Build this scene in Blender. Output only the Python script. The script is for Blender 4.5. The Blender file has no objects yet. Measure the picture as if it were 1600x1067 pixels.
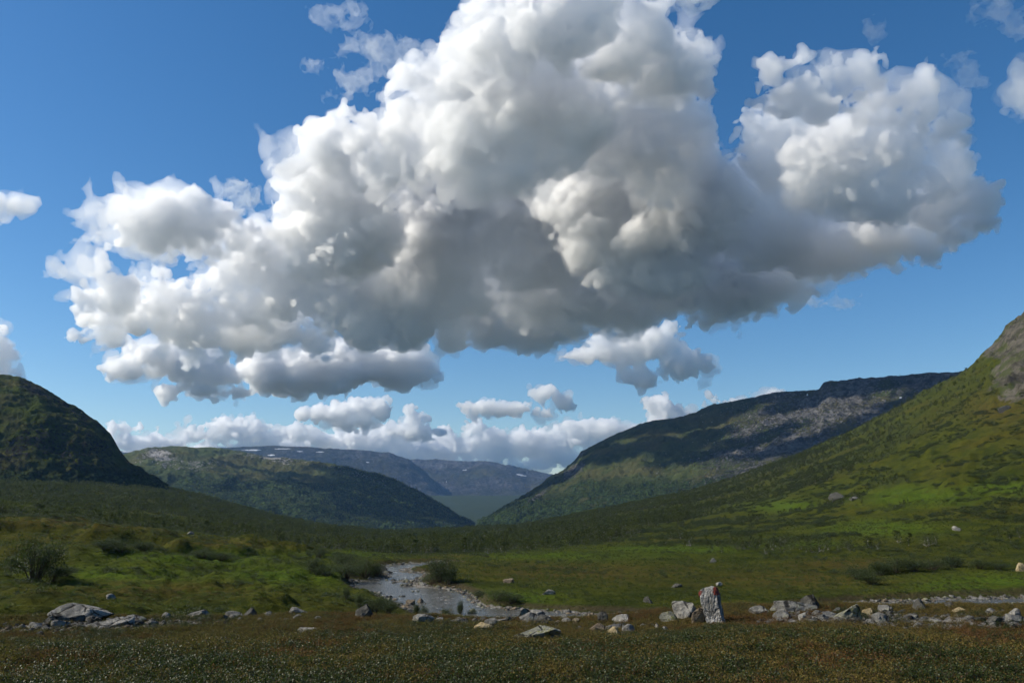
import bpy, bmesh, math, random
import numpy as np
from mathutils import Vector, Matrix

# ------------------------------------------------------------------ camera, sky, sun, exposure
scn = bpy.context.scene
COL = scn.collection
FPX = 1244.4                      # focal length in photo pixels (photo 1600 x 1067)
PITCH = math.atan(247.0 / FPX)    # true horizon lies at photo row 780
SUN_AZ, SUN_EL = math.radians(-89), math.radians(38)    # azimuth from the view axis (negative = left)

cam_d = bpy.data.cameras.new('camera')
cam_d.sensor_width = 36.0
cam_d.lens = 36.0 * FPX / 1600.0
cam_d.clip_start = 0.1
cam_d.clip_end = 200000.0
cam = bpy.data.objects.new('camera', cam_d)
COL.objects.link(cam)
cam.location = (0, 0, 0)
cam.rotation_euler = (math.pi / 2 + PITCH, 0, 0)
scn.camera = cam

world = bpy.data.worlds.new('World')
scn.world = world
world.use_nodes = True
wt = world.node_tree
wt.nodes.clear()
w_out = wt.nodes.new('ShaderNodeOutputWorld')
w_bg = wt.nodes.new('ShaderNodeBackground')
w_sky = wt.nodes.new('ShaderNodeTexSky')
w_sky.sky_type = 'NISHITA'
w_sky.sun_disc = False
w_sky.sun_elevation = SUN_EL
w_sky.sun_rotation = SUN_AZ
w_sky.altitude = 300
w_sky.air_density = 1.0
w_sky.dust_density = 0.3
w_sky.ozone_density = 3.0
w_bg.inputs['Strength'].default_value = 0.098
w_hsv = wt.nodes.new('ShaderNodeHueSaturation')      # a clear, deep northern blue
w_hsv.inputs['Saturation'].default_value = 1.28
wt.links.new(w_sky.outputs[0], w_hsv.inputs['Color'])
wt.links.new(w_hsv.outputs[0], w_bg.inputs['Color'])
wt.links.new(w_bg.outputs[0], w_out.inputs['Surface'])

sun_d = bpy.data.lights.new('sun', 'SUN')
sun_d.energy = 5.0
sun_d.angle = math.radians(0.53)
sun_d.color = (1.0, 0.93, 0.80)
sun = bpy.data.objects.new('sun', sun_d)
COL.objects.link(sun)
SUN_DIR = Vector((math.sin(SUN_AZ) * math.cos(SUN_EL), math.cos(SUN_AZ) * math.cos(SUN_EL), math.sin(SUN_EL)))
sun.rotation_euler = (-SUN_DIR).to_track_quat('-Z', 'Y').to_euler()

scn.view_settings.view_transform = 'Standard'
scn.view_settings.look = 'None'
scn.view_settings.exposure = 0.28
scn.view_settings.gamma = 1.0
scn.view_settings.use_curve_mapping = False
cy = scn.cycles
cy.use_denoising = True
cy.use_adaptive_sampling = True
cy.adaptive_threshold = 0.03
cy.max_bounces = 30
cy.diffuse_bounces = 3
cy.glossy_bounces = 2
cy.transmission_bounces = 3
cy.volume_bounces = 24
cy.transparent_max_bounces = 48
cy.caustics_reflective = False
cy.caustics_refractive = False
cy.sample_clamp_indirect = 6.0

# ------------------------------------------------------------------ small helpers
R3 = np.random.default_rng
CP, SP = math.cos(PITCH), math.sin(PITCH)


def ray(px, py):
    """unit-forward direction (world) through a point of the photograph"""
    u = (px - 800.0) / FPX
    v = (533.5 - py) / FPX
    return np.array([u, CP - v * SP, SP + v * CP])


def tan_el(px, py):
    d = ray(px, py)
    return d[2] / math.hypot(d[0], d[1])


def azim(px):
    """azimuth (radians, right positive) of a photo column at the horizon"""
    d = ray(px, 780)
    return math.atan2(d[0], d[1])


def at_dist(px, py, dist):
    """world point on the ray at a horizontal distance"""
    d = ray(px, py)
    return d * (dist / math.hypot(d[0], d[1]))


def project(x, y, z):
    """photo coordinates of world points"""
    f = y * CP + z * SP
    f = np.where(f < 1e-6, 1e-6, f)
    return 800 + FPX * x / f, 533.5 - FPX * (z * CP - y * SP) / f


def tag(o, label=None, cat=None, group=None, kind=None):
    if label: o['label'] = label
    if cat: o['category'] = cat
    if group: o['group'] = group
    if kind: o['kind'] = kind
    return o


def mesh_obj(name, verts, faces, mat=None, parent=None, smooth=False):
    me = bpy.data.meshes.new(name)
    verts = np.asarray(verts, dtype=np.float32)
    me.vertices.add(len(verts))
    me.vertices.foreach_set('co', verts.ravel())
    if isinstance(faces, np.ndarray):
        n, k = faces.shape
        me.loops.add(n * k)
        me.loops.foreach_set('vertex_index', faces.astype(np.int32).ravel())
        me.polygons.add(n)
        me.polygons.foreach_set('loop_start', np.arange(0, n * k, k, dtype=np.int32))
        me.polygons.foreach_set('loop_total', np.full(n, k, dtype=np.int32))
        me.update(calc_edges=True)
    else:
        me.clear_geometry()
        me.from_pydata([tuple(map(float, v)) for v in verts], [], faces)
    me.validate()
    if smooth:
        me.polygons.foreach_set('use_smooth', np.ones(len(me.polygons), dtype=bool))
    if mat: me.materials.append(mat)
    o = bpy.data.objects.new(name, me)
    COL.objects.link(o)
    if parent: o.parent = parent
    return o


def set_attr(o, name, vals):
    a = o.data.attributes.new(name, 'FLOAT', 'POINT')
    a.data.foreach_set('value', np.asarray(vals, dtype=np.float32))


# numpy gradient noise (2D), any shape
def perlin2(x, y, seed=0):
    rng = R3(seed)
    perm = rng.permutation(256)
    ang = rng.random(256) * 2 * math.pi
    gx, gy = np.cos(ang), np.sin(ang)
    xi = np.floor(x).astype(np.int64); yi = np.floor(y).astype(np.int64)
    xf = x - xi; yf = y - yi
    u = xf * xf * xf * (xf * (xf * 6 - 15) + 10)
    v = yf * yf * yf * (yf * (yf * 6 - 15) + 10)

    def g(ix, iy, dx, dy):
        h = perm[(perm[ix & 255] + iy) & 255]
        return gx[h] * dx + gy[h] * dy
    a = g(xi, yi, xf, yf); b = g(xi + 1, yi, xf - 1, yf)
    c = g(xi, yi + 1, xf, yf - 1); d = g(xi + 1, yi + 1, xf - 1, yf - 1)
    return 1.5 * ((a + (b - a) * u) + ((c + (d - c) * u) - (a + (b - a) * u)) * v)


def fbm2(x, y, scale, octaves=4, seed=0, gain=0.5, ridged=False):
    tot = np.zeros_like(x, dtype=np.float64); amp = 1.0; f = 1.0 / scale
    for k in range(octaves):
        n = perlin2(x * f + 17.3 * k, y * f - 9.1 * k, seed + k)
        tot += amp * ((1 - 2 * np.abs(n)) if ridged else n)
        amp *= gain; f *= 2.03
    return tot


def smooth01(a, b, x):
    t = np.clip((x - a) / (b - a), 0, 1)
    return t * t * (3 - 2 * t)
# ------------------------------------------------------------------ clouds: closed meshes filled with scattering vapour
def spline_w(n_out, n_lat, pos):
    """cubic B-spline weights: n_out samples at lattice positions pos"""
    i = np.floor(pos).astype(int); f = pos - i
    W = np.zeros((n_out, n_lat + 4), dtype=np.float32)
    w = [(1 - f) ** 3 / 6, (3 * f ** 3 - 6 * f ** 2 + 4) / 6, (-3 * f ** 3 + 3 * f ** 2 + 3 * f + 1) / 6, f ** 3 / 6]
    for k in range(4):
        W[np.arange(n_out), i + k] += w[k]
    return W


def grid_noise(shape, vox, wave, seed, stretch=(1, 1, 1)):
    rng = R3(seed)
    Ws, dims = [], []
    for n, s in zip(shape, stretch):
        pos = np.arange(n) * vox / (wave * s)
        m = int(pos[-1]) + 2
        Ws.append(spline_w(n, m, pos)); dims.append(m + 4)
    L = rng.standard_normal(dims).astype(np.float32)
    t = np.tensordot(Ws[0], L, (1, 0))
    t = np.einsum('xbc,yb->xyc', t, Ws[1], optimize=True)
    t = t @ Ws[2].T
    return t * 1.75


def field_to_mesh(F, origin, vox, name):
    """closed iso-surface of the numpy field F at 0 through a volume grid"""
    nx, ny, nz = F.shape
    me = bpy.data.meshes.new('field')
    N = nx * ny * nz
    me.vertices.add(N)
    a = me.attributes.new('d', 'FLOAT', 'POINT')
    a.data.foreach_set('value', np.ascontiguousarray(F.transpose(2, 1, 0), dtype=np.float32).ravel())
    ob = bpy.data.objects.new('field', me)
    COL.objects.link(ob)
    ng = bpy.data.node_groups.new('iso', 'GeometryNodeTree')
    ng.interface.new_socket('Geometry', in_out='INPUT', socket_type='NodeSocketGeometry')
    ng.interface.new_socket('Geometry', in_out='OUTPUT', socket_type='NodeSocketGeometry')
    nd, lk = ng.nodes, ng.links
    gi = nd.new('NodeGroupInput'); go = nd.new('NodeGroupOutput')
    pos = nd.new('GeometryNodeInputPosition'); sep = nd.new('ShaderNodeSeparateXYZ')
    lk.new(pos.outputs[0], sep.inputs[0])

    def m(op, x, y=None):
        n = nd.new('ShaderNodeMath'); n.operation = op
        for k, v in enumerate((x, y)):
            if v is None: continue
            if isinstance(v, (int, float)): n.inputs[k].default_value = v
            else: lk.new(v, n.inputs[k])
        return n.outputs[0]
    ix = m('ROUND', sep.outputs[0]); iy = m('ROUND', sep.outputs[1]); iz = m('ROUND', sep.outputs[2])
    row = nd.new('FunctionNodeIntegerMath') if hasattr(bpy.types, 'FunctionNodeIntegerMath') else None
    def im(op, x, y):
        n = nd.new('FunctionNodeIntegerMath'); n.operation = op
        for k, v in enumerate((x, y)):
            if isinstance(v, int): n.inputs[k].default_value = v
            else: lk.new(v, n.inputs[k])
        return n.outputs[0]
    idx = im('ADD', ix, im('MULTIPLY', nx, im('ADD', iy, im('MULTIPLY', ny, iz))))
    si = nd.new('GeometryNodeSampleIndex'); si.data_type = 'FLOAT'; si.domain = 'POINT'
    at = nd.new('GeometryNodeInputNamedAttribute'); at.data_type = 'FLOAT'; at.inputs[0].default_value = 'd'
    lk.new(gi.outputs[0], si.inputs['Geometry'])
    lk.new([s for s in at.outputs if s.enabled and s.name == 'Attribute'][0], [s for s in si.inputs if s.enabled and s.name == 'Value'][0])
    lk.new(idx, si.inputs['Index'])
    vc = nd.new('GeometryNodeVolumeCube')
    lk.new([s for s in si.outputs if s.enabled][0], vc.inputs['Density'])
    vc.inputs['Background'].default_value = float(F.min())
    vc.inputs['Min'].default_value = (0, 0, 0)
    vc.inputs['Max'].default_value = (nx - 1, ny - 1, nz - 1)
    for k, n in zip('XYZ', (nx, ny, nz)): vc.inputs['Resolution ' + k].default_value = n
    vm = nd.new('GeometryNodeVolumeToMesh')
    vm.inputs['Threshold'].default_value = 0.0
    vm.inputs['Adaptivity'].default_value = 0.0
    lk.new(vc.outputs[0], vm.inputs[0]); lk.new(vm.outputs[0], go.inputs[0])
    md = ob.modifiers.new('iso', 'NODES'); md.node_group = ng
    dg = bpy.context.evaluated_depsgraph_get()
    out = bpy.data.meshes.new_from_object(ob.evaluated_get(dg))
    out.name = name; out.materials.clear()
    bpy.data.objects.remove(ob); bpy.data.meshes.remove(me); bpy.data.node_groups.remove(ng)
    co = np.empty(len(out.vertices) * 3, dtype=np.float32)
    out.vertices.foreach_get('co', co)
    co = co.reshape(-1, 3) * vox + np.asarray(origin, dtype=np.float32)
    out.vertices.foreach_set('co', co.ravel())
    out.update()
    return out


def vapour(name, density, aniso=0.35, color=(1, 1, 1)):
    m = bpy.data.materials.new(name); m.use_nodes = True
    t = m.node_tree; t.nodes.clear()
    o = t.nodes.new('ShaderNodeOutputMaterial'); v = t.nodes.new('ShaderNodeVolumeScatter')
    v.inputs['Color'].default_value = (*color, 1)
    v.inputs['Density'].default_value = density
    v.inputs['Anisotropy'].default_value = aniso
    t.links.new(v.outputs[0], o.inputs['Volume'])
    return m


def build_cloud(blobs, dist_of, vox, octaves, seed, squash=1.0, thick=0.8, name='cloud', jitter=0.25, erode=0.0, cut=110.0, keep=400, soft=0.22, steep=1.7, calm=None):
    """blobs: (px, py, rx, ry[, depth shift in m]) billows seen in the photograph, given their own distance and depth"""
    rng = R3(seed)
    B = []
    for b in blobs:
        px, py, rx, ry = b[:4]
        off = b[4] if len(b) > 4 else 0.0
        D = dist_of(px, py) + off
        d = ray(px, py); d = d / np.linalg.norm(d)
        cosr = 1.0 / np.linalg.norm(ray(px, py))
        c = d * D
        k = D / FPX * cosr
        X, Z = rx * k, ry * k
        B.append((c[0], c[1], c[2], X, thick * (X + Z) * 0.5 * (1 + jitter * rng.normal() * 0.4), Z))
    B = np.array(B)
    pad = 1.6 * cut
    lo = (B[:, :3] - B[:, 3:]).min(0) - pad
    hi = (B[:, :3] + B[:, 3:]).max(0) + pad
    shape = np.ceil((hi - lo) / vox).astype(int) + 1
    ax = [lo[k] + np.arange(shape[k]) * vox for k in range(3)]
    F = np.full(shape, -pad, dtype=np.float32)
    kk = soft * float(np.median(B[:, 3:]))
    for cx, cyy, cz, rx, ry, rz in B:
        c = (cx, cyy, cz); r = (rx, ry, rz)
        sl = []
        for k in range(3):
            i0 = max(0, int((c[k] - r[k] - pad - lo[k]) / vox)); i1 = min(shape[k], int((c[k] + r[k] + pad - lo[k]) / vox) + 2)
            sl.append(slice(i0, i1))
        q = [((ax[k][sl[k]] - c[k]) / r[k]).astype(np.float32) for k in range(3)]
        rr = np.sqrt(q[0][:, None, None] ** 2 + q[1][None, :, None] ** 2 + q[2][None, None, :] ** 2)
        g = np.sqrt((q[0] / r[0])[:, None, None] ** 2 + (q[1] / r[1])[None, :, None] ** 2 + (q[2] / r[2])[None, None, :] ** 2)
        s = rr * (1 - rr) / np.maximum(g, 1e-6)
        s = np.minimum(s, min(r))
        G = F[tuple(sl)]
        h = np.clip(0.5 + 0.5 * (s - G) / kk, 0, 1)
        F[tuple(sl)] = G + (s - G) * h + kk * h * (1 - h)
    base = F.copy()
    F = np.where(F < 0, F * steep, F)
    for wave, amp, billow in octaves:
        n = grid_noise(shape, vox, wave, seed + int(wave), (1, 1, squash))
        if billow == 'r': n = 0.75 - 1.55 * np.abs(n)
        elif billow: n = 1.55 * np.abs(n) - 0.75
        if calm and wave > calm[2]: n = n * np.interp(ax[0], calm[:2], (1.0, 0.62)).astype(np.float32)[:, None, None]
        F += amp * n
        seed += 3
    F -= erode
    F[base < -cut] = -pad
    F[0], F[-1] = -pad, -pad
    F[:, 0], F[:, -1] = -pad, -pad
    F[:, :, 0], F[:, :, -1] = -pad, -pad
    me = field_to_mesh(F, lo, vox, name)
    islands_drop(me, keep)
    return me


def islands_drop(me, min_verts):
    """remove loose crumbs: connected pieces with few vertices"""
    n = len(me.vertices)
    e = np.empty(len(me.edges) * 2, dtype=np.int32); me.edges.foreach_get('vertices', e); e = e.reshape(-1, 2)
    lab = np.arange(n)
    while True:
        m = np.minimum(lab[e[:, 0]], lab[e[:, 1]])
        new = lab.copy()
        np.minimum.at(new, e[:, 0], m); np.minimum.at(new, e[:, 1], m)
        new = new[new]; new = new[new]
        if np.array_equal(new, lab): break
        lab = new
    cnt = np.bincount(lab, minlength=n)
    bad = cnt[lab] < min_verts
    if bad.any():
        bm = bmesh.new(); bm.from_mesh(me); bm.verts.ensure_lookup_table()
        bmesh.ops.delete(bm, geom=[bm.verts[i] for i in np.nonzero(bad)[0]], context='VERTS')
        bm.to_mesh(me); bm.free()


MAIN = [(90, 447, 42, 26), (150, 460, 55, 36), (128, 515, 48, 20), (210, 478, 70, 42), (290, 480, 85, 55),
        (160, 322, 40, 32), (230, 345, 60, 45), (300, 350, 62, 52), (345, 385, 60, 45), (262, 385, 60, 30), (420, 440, 110, 85),
        (350, 512, 100, 46), (450, 515, 90, 46),
        (450, 240, 52, 48), (510, 230, 62, 52), (440, 370, 75, 60), (520, 330, 110, 110), (560, 240, 80, 66), (620, 220, 90, 90),
        (620, 180, 60, 50), (705, 140, 80, 76), (740, 85, 60, 60), (780, 50, 70, 85), (860, 30, 110, 90), (940, 60, 90, 70), (1010, 95, 70, 52),
        (1055, 112, 46, 42), (800, 180, 150, 130), (950, 180, 140, 120), (1030, 230, 85, 105), (700, 320, 160, 140), (850, 330, 170, 140),
        (1000, 330, 150, 150), (620, 440, 160, 110), (780, 460, 170, 84), (930, 450, 160, 80), (1090, 430, 160, 76), (1080, 310, 110, 100),
        (1200, 430, 100, 62), (1245, 120, 62, 58), (1330, 130, 80, 55), (1400, 165, 80, 52), (1455, 185, 62, 60), (1240, 235, 90, 90),
        (1340, 260, 120, 110), (1440, 265, 80, 80), (1480, 310, 80, 58), (1535, 308, 44, 34), (1490, 345, 70, 36), (1420, 360, 90, 48),
        (1300, 380, 120, 52), (1180, 330, 110, 90)]
# ------------------------------------------------------------------ node helper for procedural materials
class NT:
    def __init__(self, name):
        self.m = bpy.data.materials.new(name); self.m.use_nodes = True
        self.t = self.m.node_tree; self.t.nodes.clear()
        self.out = self.t.nodes.new('ShaderNodeOutputMaterial')
        self.tc = None

    def n(self, typ, **kw):
        nd = self.t.nodes.new(typ)
        for k, v in kw.items(): setattr(nd, k, v)
        return nd

    def link(self, a, b): self.t.links.new(a, b)

    def put(self, sock, v):
        if isinstance(v, bpy.types.NodeSocket): self.link(v, sock)
        elif isinstance(v, (tuple, list)) and sock.type == 'RGBA' and len(v) == 3: sock.default_value = (*v, 1)
        else: sock.default_value = v

    def coord(self):
        if not self.tc: self.tc = self.n('ShaderNodeTexCoord')
        return self.tc.outputs['Object']

    def noise(self, scale, detail=4, rough=0.55, vec=None, dist=0.0, stretch=None):
        v = vec or self.coord()
        if stretch:
            mp = self.n('ShaderNodeMapping'); mp.inputs['Scale'].default_value = stretch
            self.link(v, mp.inputs['Vector']); v = mp.outputs[0]
        nd = self.n('ShaderNodeTexNoise')
        nd.inputs['Scale'].default_value = scale; nd.inputs['Detail'].default_value = detail
        nd.inputs['Roughness'].default_value = rough; nd.inputs['Distortion'].default_value = dist
        self.link(v, nd.inputs['Vector'])
        return nd.outputs['Fac']

    def voro(self, scale, feature='F1', out='Distance', rnd=1.0):
        nd = self.n('ShaderNodeTexVoronoi', feature=feature)
        nd.inputs['Scale'].default_value = scale; nd.inputs['Randomness'].default_value = rnd
        self.link(self.coord(), nd.inputs['Vector'])
        return nd.outputs[out]

    def ramp(self, f, a, b, lo=0.0, hi=1.0):
        nd = self.n('ShaderNodeMapRange', interpolation_type='SMOOTHSTEP')
        self.put(nd.inputs[0], f)
        for k, v in zip((1, 2, 3, 4), (a, b, lo, hi)): nd.inputs[k].default_value = v
        return nd.outputs[0]

    def math(self, op, a, b=0.0):
        nd = self.n('ShaderNodeMath', operation=op)
        self.put(nd.inputs[0], a); self.put(nd.inputs[1], b)
        return nd.outputs[0]

    def mix(self, f, a, b, blend='MIX'):
        nd = self.n('ShaderNodeMix', data_type='RGBA', blend_type=blend)
        ins = [s for s in nd.inputs if s.enabled]
        self.put(ins[0], f); self.put(ins[1], a); self.put(ins[2], b)
        return [s for s in nd.outputs if s.enabled][0]

    def attr(self, name):
        nd = self.n('ShaderNodeAttribute'); nd.attribute_name = name
        return nd.outputs['Fac']

    def bump(self, h, strength, dist, normal=None):
        nd = self.n('ShaderNodeBump'); nd.inputs['Strength'].default_value = strength; nd.inputs['Distance'].default_value = dist
        self.put(nd.inputs['Height'], h)
        if normal: self.link(normal, nd.inputs['Normal'])
        return nd.outputs[0]

    def bsdf(self, color, rough=0.9, spec=0.2, normal=None, **kw):
        p = self.n('ShaderNodeBsdfPrincipled')
        self.put(p.inputs['Base Color'], color); self.put(p.inputs['Roughness'], rough)
        p.inputs['Specular IOR Level'].default_value = spec
        if normal: self.link(normal, p.inputs['Normal'])
        for k, v in kw.items(): self.put(p.inputs[k], v)
        self.link(p.outputs[0], self.out.inputs['Surface'])
        return self.m


def ground_material():
    t = NT('heath_and_grass')
    big = t.noise(0.02, 5, 0.6); mid = t.noise(0.13, 6, 0.62, stretch=(1, 1, 1)); fine = t.noise(1.3, 6, 0.65); tiny = t.noise(14, 4, 0.7)
    c = t.mix(t.ramp(mid, 0.36, 0.62), (0.020, 0.031, 0.004), (0.050, 0.057, 0.006))
    c = t.mix(t.ramp(big, 0.47, 0.68, 0.0, 0.5), c, (0.068, 0.052, 0.008))
    lush = t.mix(t.ramp(fine, 0.35, 0.65), (0.030, 0.064, 0.006), (0.080, 0.120, 0.010))
    c = t.mix(t.math('MULTIPLY', t.attr('lush'), t.ramp(t.noise(0.22, 6, 0.7), 0.28, 0.52)), c, lush)
    red = t.mix(t.ramp(fine, 0.35, 0.6), (0.060, 0.034, 0.014), (0.120, 0.072, 0.022))
    c = t.mix(t.math('MULTIPLY', t.attr('heath'), t.ramp(t.noise(0.55, 6, 0.65), 0.34, 0.56)), c, red)
    c = t.mix(t.math('MULTIPLY', t.attr('wood'), 0.85), c, (0.030, 0.040, 0.012))
    c = t.mix(t.math('MULTIPLY', t.ramp(fine, 0.54, 0.68, 0.0, 0.8), t.math('SUBTRACT', 1.0, t.math('MULTIPLY', t.attr('lush'), 0.7))), c, (0.018, 0.022, 0.007))
    c = t.mix(t.math('MULTIPLY', t.ramp(t.noise(0.42, 6, 0.72), 0.53, 0.62, 0.0, 0.7), t.math('SUBTRACT', 1.0, t.math('MULTIPLY', t.attr('lush'), 0.7))), c, (0.022, 0.028, 0.008))
    c = t.mix(t.math('MULTIPLY', t.ramp(tiny, 0.30, 0.75, 0.0, 0.55), t.math('SUBTRACT', 1.0, t.attr('wood'))), c, t.mix(0.4, c, (0.10, 0.09, 0.02)))
    rk = t.noise(0.35, 7, 0.7)
    stone = t.mix(t.ramp(rk, 0.35, 0.65), (0.13, 0.12, 0.105), (0.30, 0.28, 0.25))
    stone = t.mix(t.ramp(fine, 0.52, 0.66, 0.0, 0.9), stone, (0.055, 0.052, 0.045))
    c = t.mix(t.ramp(t.math('ADD', t.attr('rock'), t.math('MULTIPLY', t.math('SUBTRACT', rk, 0.5), 1.6)), 0.42, 0.58), c, stone)
    cs = t.noise(0.09, 8, 0.75, stretch=(1, 1, 0.5))
    crag = t.mix(t.ramp(cs, 0.38, 0.62), (0.034, 0.031, 0.024), (0.105, 0.095, 0.075))
    crag = t.mix(t.ramp(t.noise(0.05, 6, 0.7), 0.48, 0.60, 0, 0.85), crag, (0.046, 0.056, 0.016))
    c = t.mix(t.ramp(t.math('ADD', t.attr('crag'), t.math('MULTIPLY', t.math('SUBTRACT', t.noise(0.04, 6, 0.7), 0.5), 1.8)), 0.44, 0.56), c, crag)
    soil = (0.060, 0.045, 0.028)
    c = t.mix(t.attr('soil'), c, soil)
    h = t.math('ADD', t.math('MULTIPLY', fine, 1.0), t.math('MULTIPLY', tiny, 0.22))
    n1 = t.bump(mid, 0.7, 1.2)
    n2 = t.bump(h, 1.0, 0.6, n1)
    return t.bsdf(c, 1.0, 0.03, n2)


def hill_material(name, veg_a, veg_b, rock_a, rock_b, scale=1.0, wood=(0.022, 0.034, 0.012), crowns=0.16, rel=1.0):
    t = NT(name)
    big = t.noise(0.006 * scale, 6, 0.62); mid = t.noise(0.03 * scale, 6, 0.65); fine = t.noise(0.16 * scale, 5, 0.65)
    c = t.mix(t.ramp(mid, 0.36, 0.64), veg_a, veg_b)
    c = t.mix(t.ramp(big, 0.45, 0.6, 0.0, 0.6), c, (0.075, 0.066, 0.025))
    cr = t.voro(crowns)
    w = t.mix(t.ramp(cr, 0.15, 0.75), tuple(v * 1.5 for v in wood), tuple(v * 0.55 for v in wood))
    wf = t.ramp(t.math('ADD', t.attr('wood'), t.math('MULTIPLY', t.math('SUBTRACT', mid, 0.5), 1.3)), 0.4, 0.6)
    c = t.mix(wf, c, w)
    rk = t.noise(0.09 * scale, 8, 0.72, stretch=(1, 1, 0.6))
    stone = t.mix(t.ramp(rk, 0.36, 0.66), rock_a, rock_b)
    stone = t.mix(t.ramp(t.noise(0.05 * scale, 5, 0.6, stretch=(1, 1, 0.25)), 0.5, 0.64, 0, 0.8), stone, tuple(v * 0.35 for v in rock_a))
    rf = t.ramp(t.math('ADD', t.attr('rock'), t.math('MULTIPLY', t.math('SUBTRACT', fine, 0.5), 2.0)), 0.42, 0.58)
    c = t.mix(rf, c, stone)
    c = t.mix(t.ramp(t.math('ADD', t.attr('snow'), t.math('MULTIPLY', t.math('SUBTRACT', mid, 0.5), 0.8)), 0.5, 0.56), c, (0.66, 0.68, 0.72))
    n1 = t.bump(mid, 0.8, 9.0 / scale * rel)
    n2 = t.bump(fine, 0.9, 2.6 / scale * rel, n1)
    h = t.math('MULTIPLY', t.math('SUBTRACT', 1.0, cr), wf)
    n3 = t.bump(h, 0.9, 0.55 / crowns, n2)
    n4 = t.bump(t.math('MULTIPLY', rk, rf), 0.9, 3.0 / scale * rel, n3)
    return t.bsdf(c, 1.0, 0.03, n4)


# ------------------------------------------------------------------ terrain
def tab(x, pts):
    p = np.array(sorted(pts), dtype=float)
    return np.interp(x, p[:, 0], p[:, 1])


def px_of_az(a):
    # the photo column whose horizon point has azimuth a (clamped far outside the frame)
    k = math.hypot(CP - (533.5 - 780) / FPX * SP, 0)
    return 800 + FPX * np.tan(np.clip(a, -1.2, 1.2)) * k


# ground: for a handful of photo columns, the height of the land at a set of distances
GR = [1.0, 8.0, 14.0, 19.0, 30.0, 45.0, 60.0, 80.0, 110.0, 150.0, 200.0, 260.0, 400.0, 600.0, 800.0, 1000.0]
def zy(x, y, r): return float(tan_el(x, y) * r)
GT, GA = {}, {}
for x, near, far in [
    # near: heights at 30..200 m;  far: photo rows at 260, 400, 600, 800, 1000 m
    (-200, (-5.0, -7.5, -8.0, -8.6, -9.0, -8.6, -6.4), (797, 793, 762, 742, 728)),
    (0,   (-5.0, -7.6, -8.4, -9.2, -9.8, -9.2, -6.9), (803, 800, 774, 755, 742)),
    (120, (-5.0, -7.6, -8.6, -9.6, -10.2, -9.5, -7.6), (814, 808, 778, 758, 745)),
    (240, (-5.2, -8.0, -9.0, -10.2, -10.9, -10.2, -9.2), (829, 822, 792, 770, 756)),
    (400, (-5.5, -8.6, -10.0, -11.0, -11.8, -11.3, -10.6), (846, 838, 818, 806, 800)),
    (500, (-6.0, -9.4, -11.0, -12.2, -12.6, -12.2, -12.2), (860, 848, 835, 825, 820)),
    (600, (-6.0, -10.0, -12.0, -13.0, -13.2, -13.2, -13.4), (863, 852, 842, 836, 832)),
    (800, (-6.0, -10.0, -12.0, -13.0, -13.2, -13.2, -13.4), (860, 848, 836, 828, 823)),
    (950, (-6.0, -10.0, -12.0, -12.9, -13.2, -13.2, -13.2), (851, 834, 816, 804, 795)),
    (1100, (-5.5, -9.8, -11.6, -12.6, -13.2, -13.2, -12.8), (846, 820, 792, 774, 762)),
    (1200, (-5.5, -9.8, -11.4, -12.4, -13.2, -13.1, -12.4), (842, 808, 770, 745, 728)),
    (1300, (-5.5, -9.8, -11.4, -12.4, -13.2, -12.9, -12.0), (832, 792, 740, 706, 686)),
    (1400, (-5.5, -9.8, -11.4, -12.4, -13.2, -12.7, -11.4), (818, 768, 706, 665, 640)),
    (1480, (-5.5, -9.8, -11.4, -12.4, -13.2, -12.6, -11.0), (808, 750, 672, 625, 594)),
    (1520, (-5.5, -9.8, -11.4, -12.4, -13.2, -12.6, -10.8), (804, 742, 655, 600, 570)),
    (1600, (-5.5, -9.8, -11.4, -12.4, -13.2, -12.4, -10.4), (797, 728, 626, 550, 478)),
    (1800, (-5.5, -9.8, -11.4, -12.4, -13.2, -12.2, -9.6), (785, 700, 578, 484, 404)),
]:
    crest = float(np.interp(x, [0, 300, 450, 560, 650, 800, 880, 1000, 1100, 1280, 1340, 1600], [967, 964, 959, 956, 966, 966, 959, 964, 949, 944, 945, 947]))
    zc = zy(x, crest, 14.0)
    GT[x] = [-1.62, -1.66, zc, zc - 0.75] + list(near) + [zy(x, y, r) for y, r in zip(far, (260, 400, 600, 800, 1000))]
    GA[x] = [azim(x)] * (4 + len(near)) + [math.atan2(ray(x, y)[0], ray(x, y)[1]) for y in far]
GX = sorted(GT)

# river: centre flows on a plane; its outline is traced in photo coordinates and laid on that plane
WATER_Z = -14.0
def on_plane(px, py, z):
    d = ray(px, py); k = z / d[2]
    return d[0] * k, d[1] * k
RIVER_PX = [(1720, 932), (1600, 934), (1500, 935.5), (1420, 938), (1350, 941), (1290, 947), (1180, 957), (1050, 962), (930, 960), (860, 955), (800, 951), (752, 947),
            (742, 938), (735, 929), (710, 921), (668, 916), (655, 910), (658, 903), (668, 899), (668, 896), (640, 893), (640, 889), (668, 885), (700, 882), (712, 881),
            (708, 878.5), (680, 878), (640, 880), (606, 883.5), (592, 888), (586, 893), (604, 897), (605, 902), (575, 906), (552, 908), (549, 915),
            (551, 922), (575, 926), (600, 933), (618, 944), (640, 957), (680, 972), (760, 990), (900, 1000), (1100, 996), (1300, 975), (1450, 963), (1720, 955)]
RIVER = np.array([on_plane(x, y, WATER_Z) for x, y in RIVER_PX])


def in_poly(x, y, P):
    ins = np.zeros(x.shape, bool); j = len(P) - 1
    for i in range(len(P)):
        xi, yi = P[i]; xj, yj = P[j]
        c = ((yi > y) != (yj > y)) & (x < (xj - xi) * (y - yi) / (yj - yi + 1e-12) + xi)
        ins ^= c; j = i
    return ins


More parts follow.
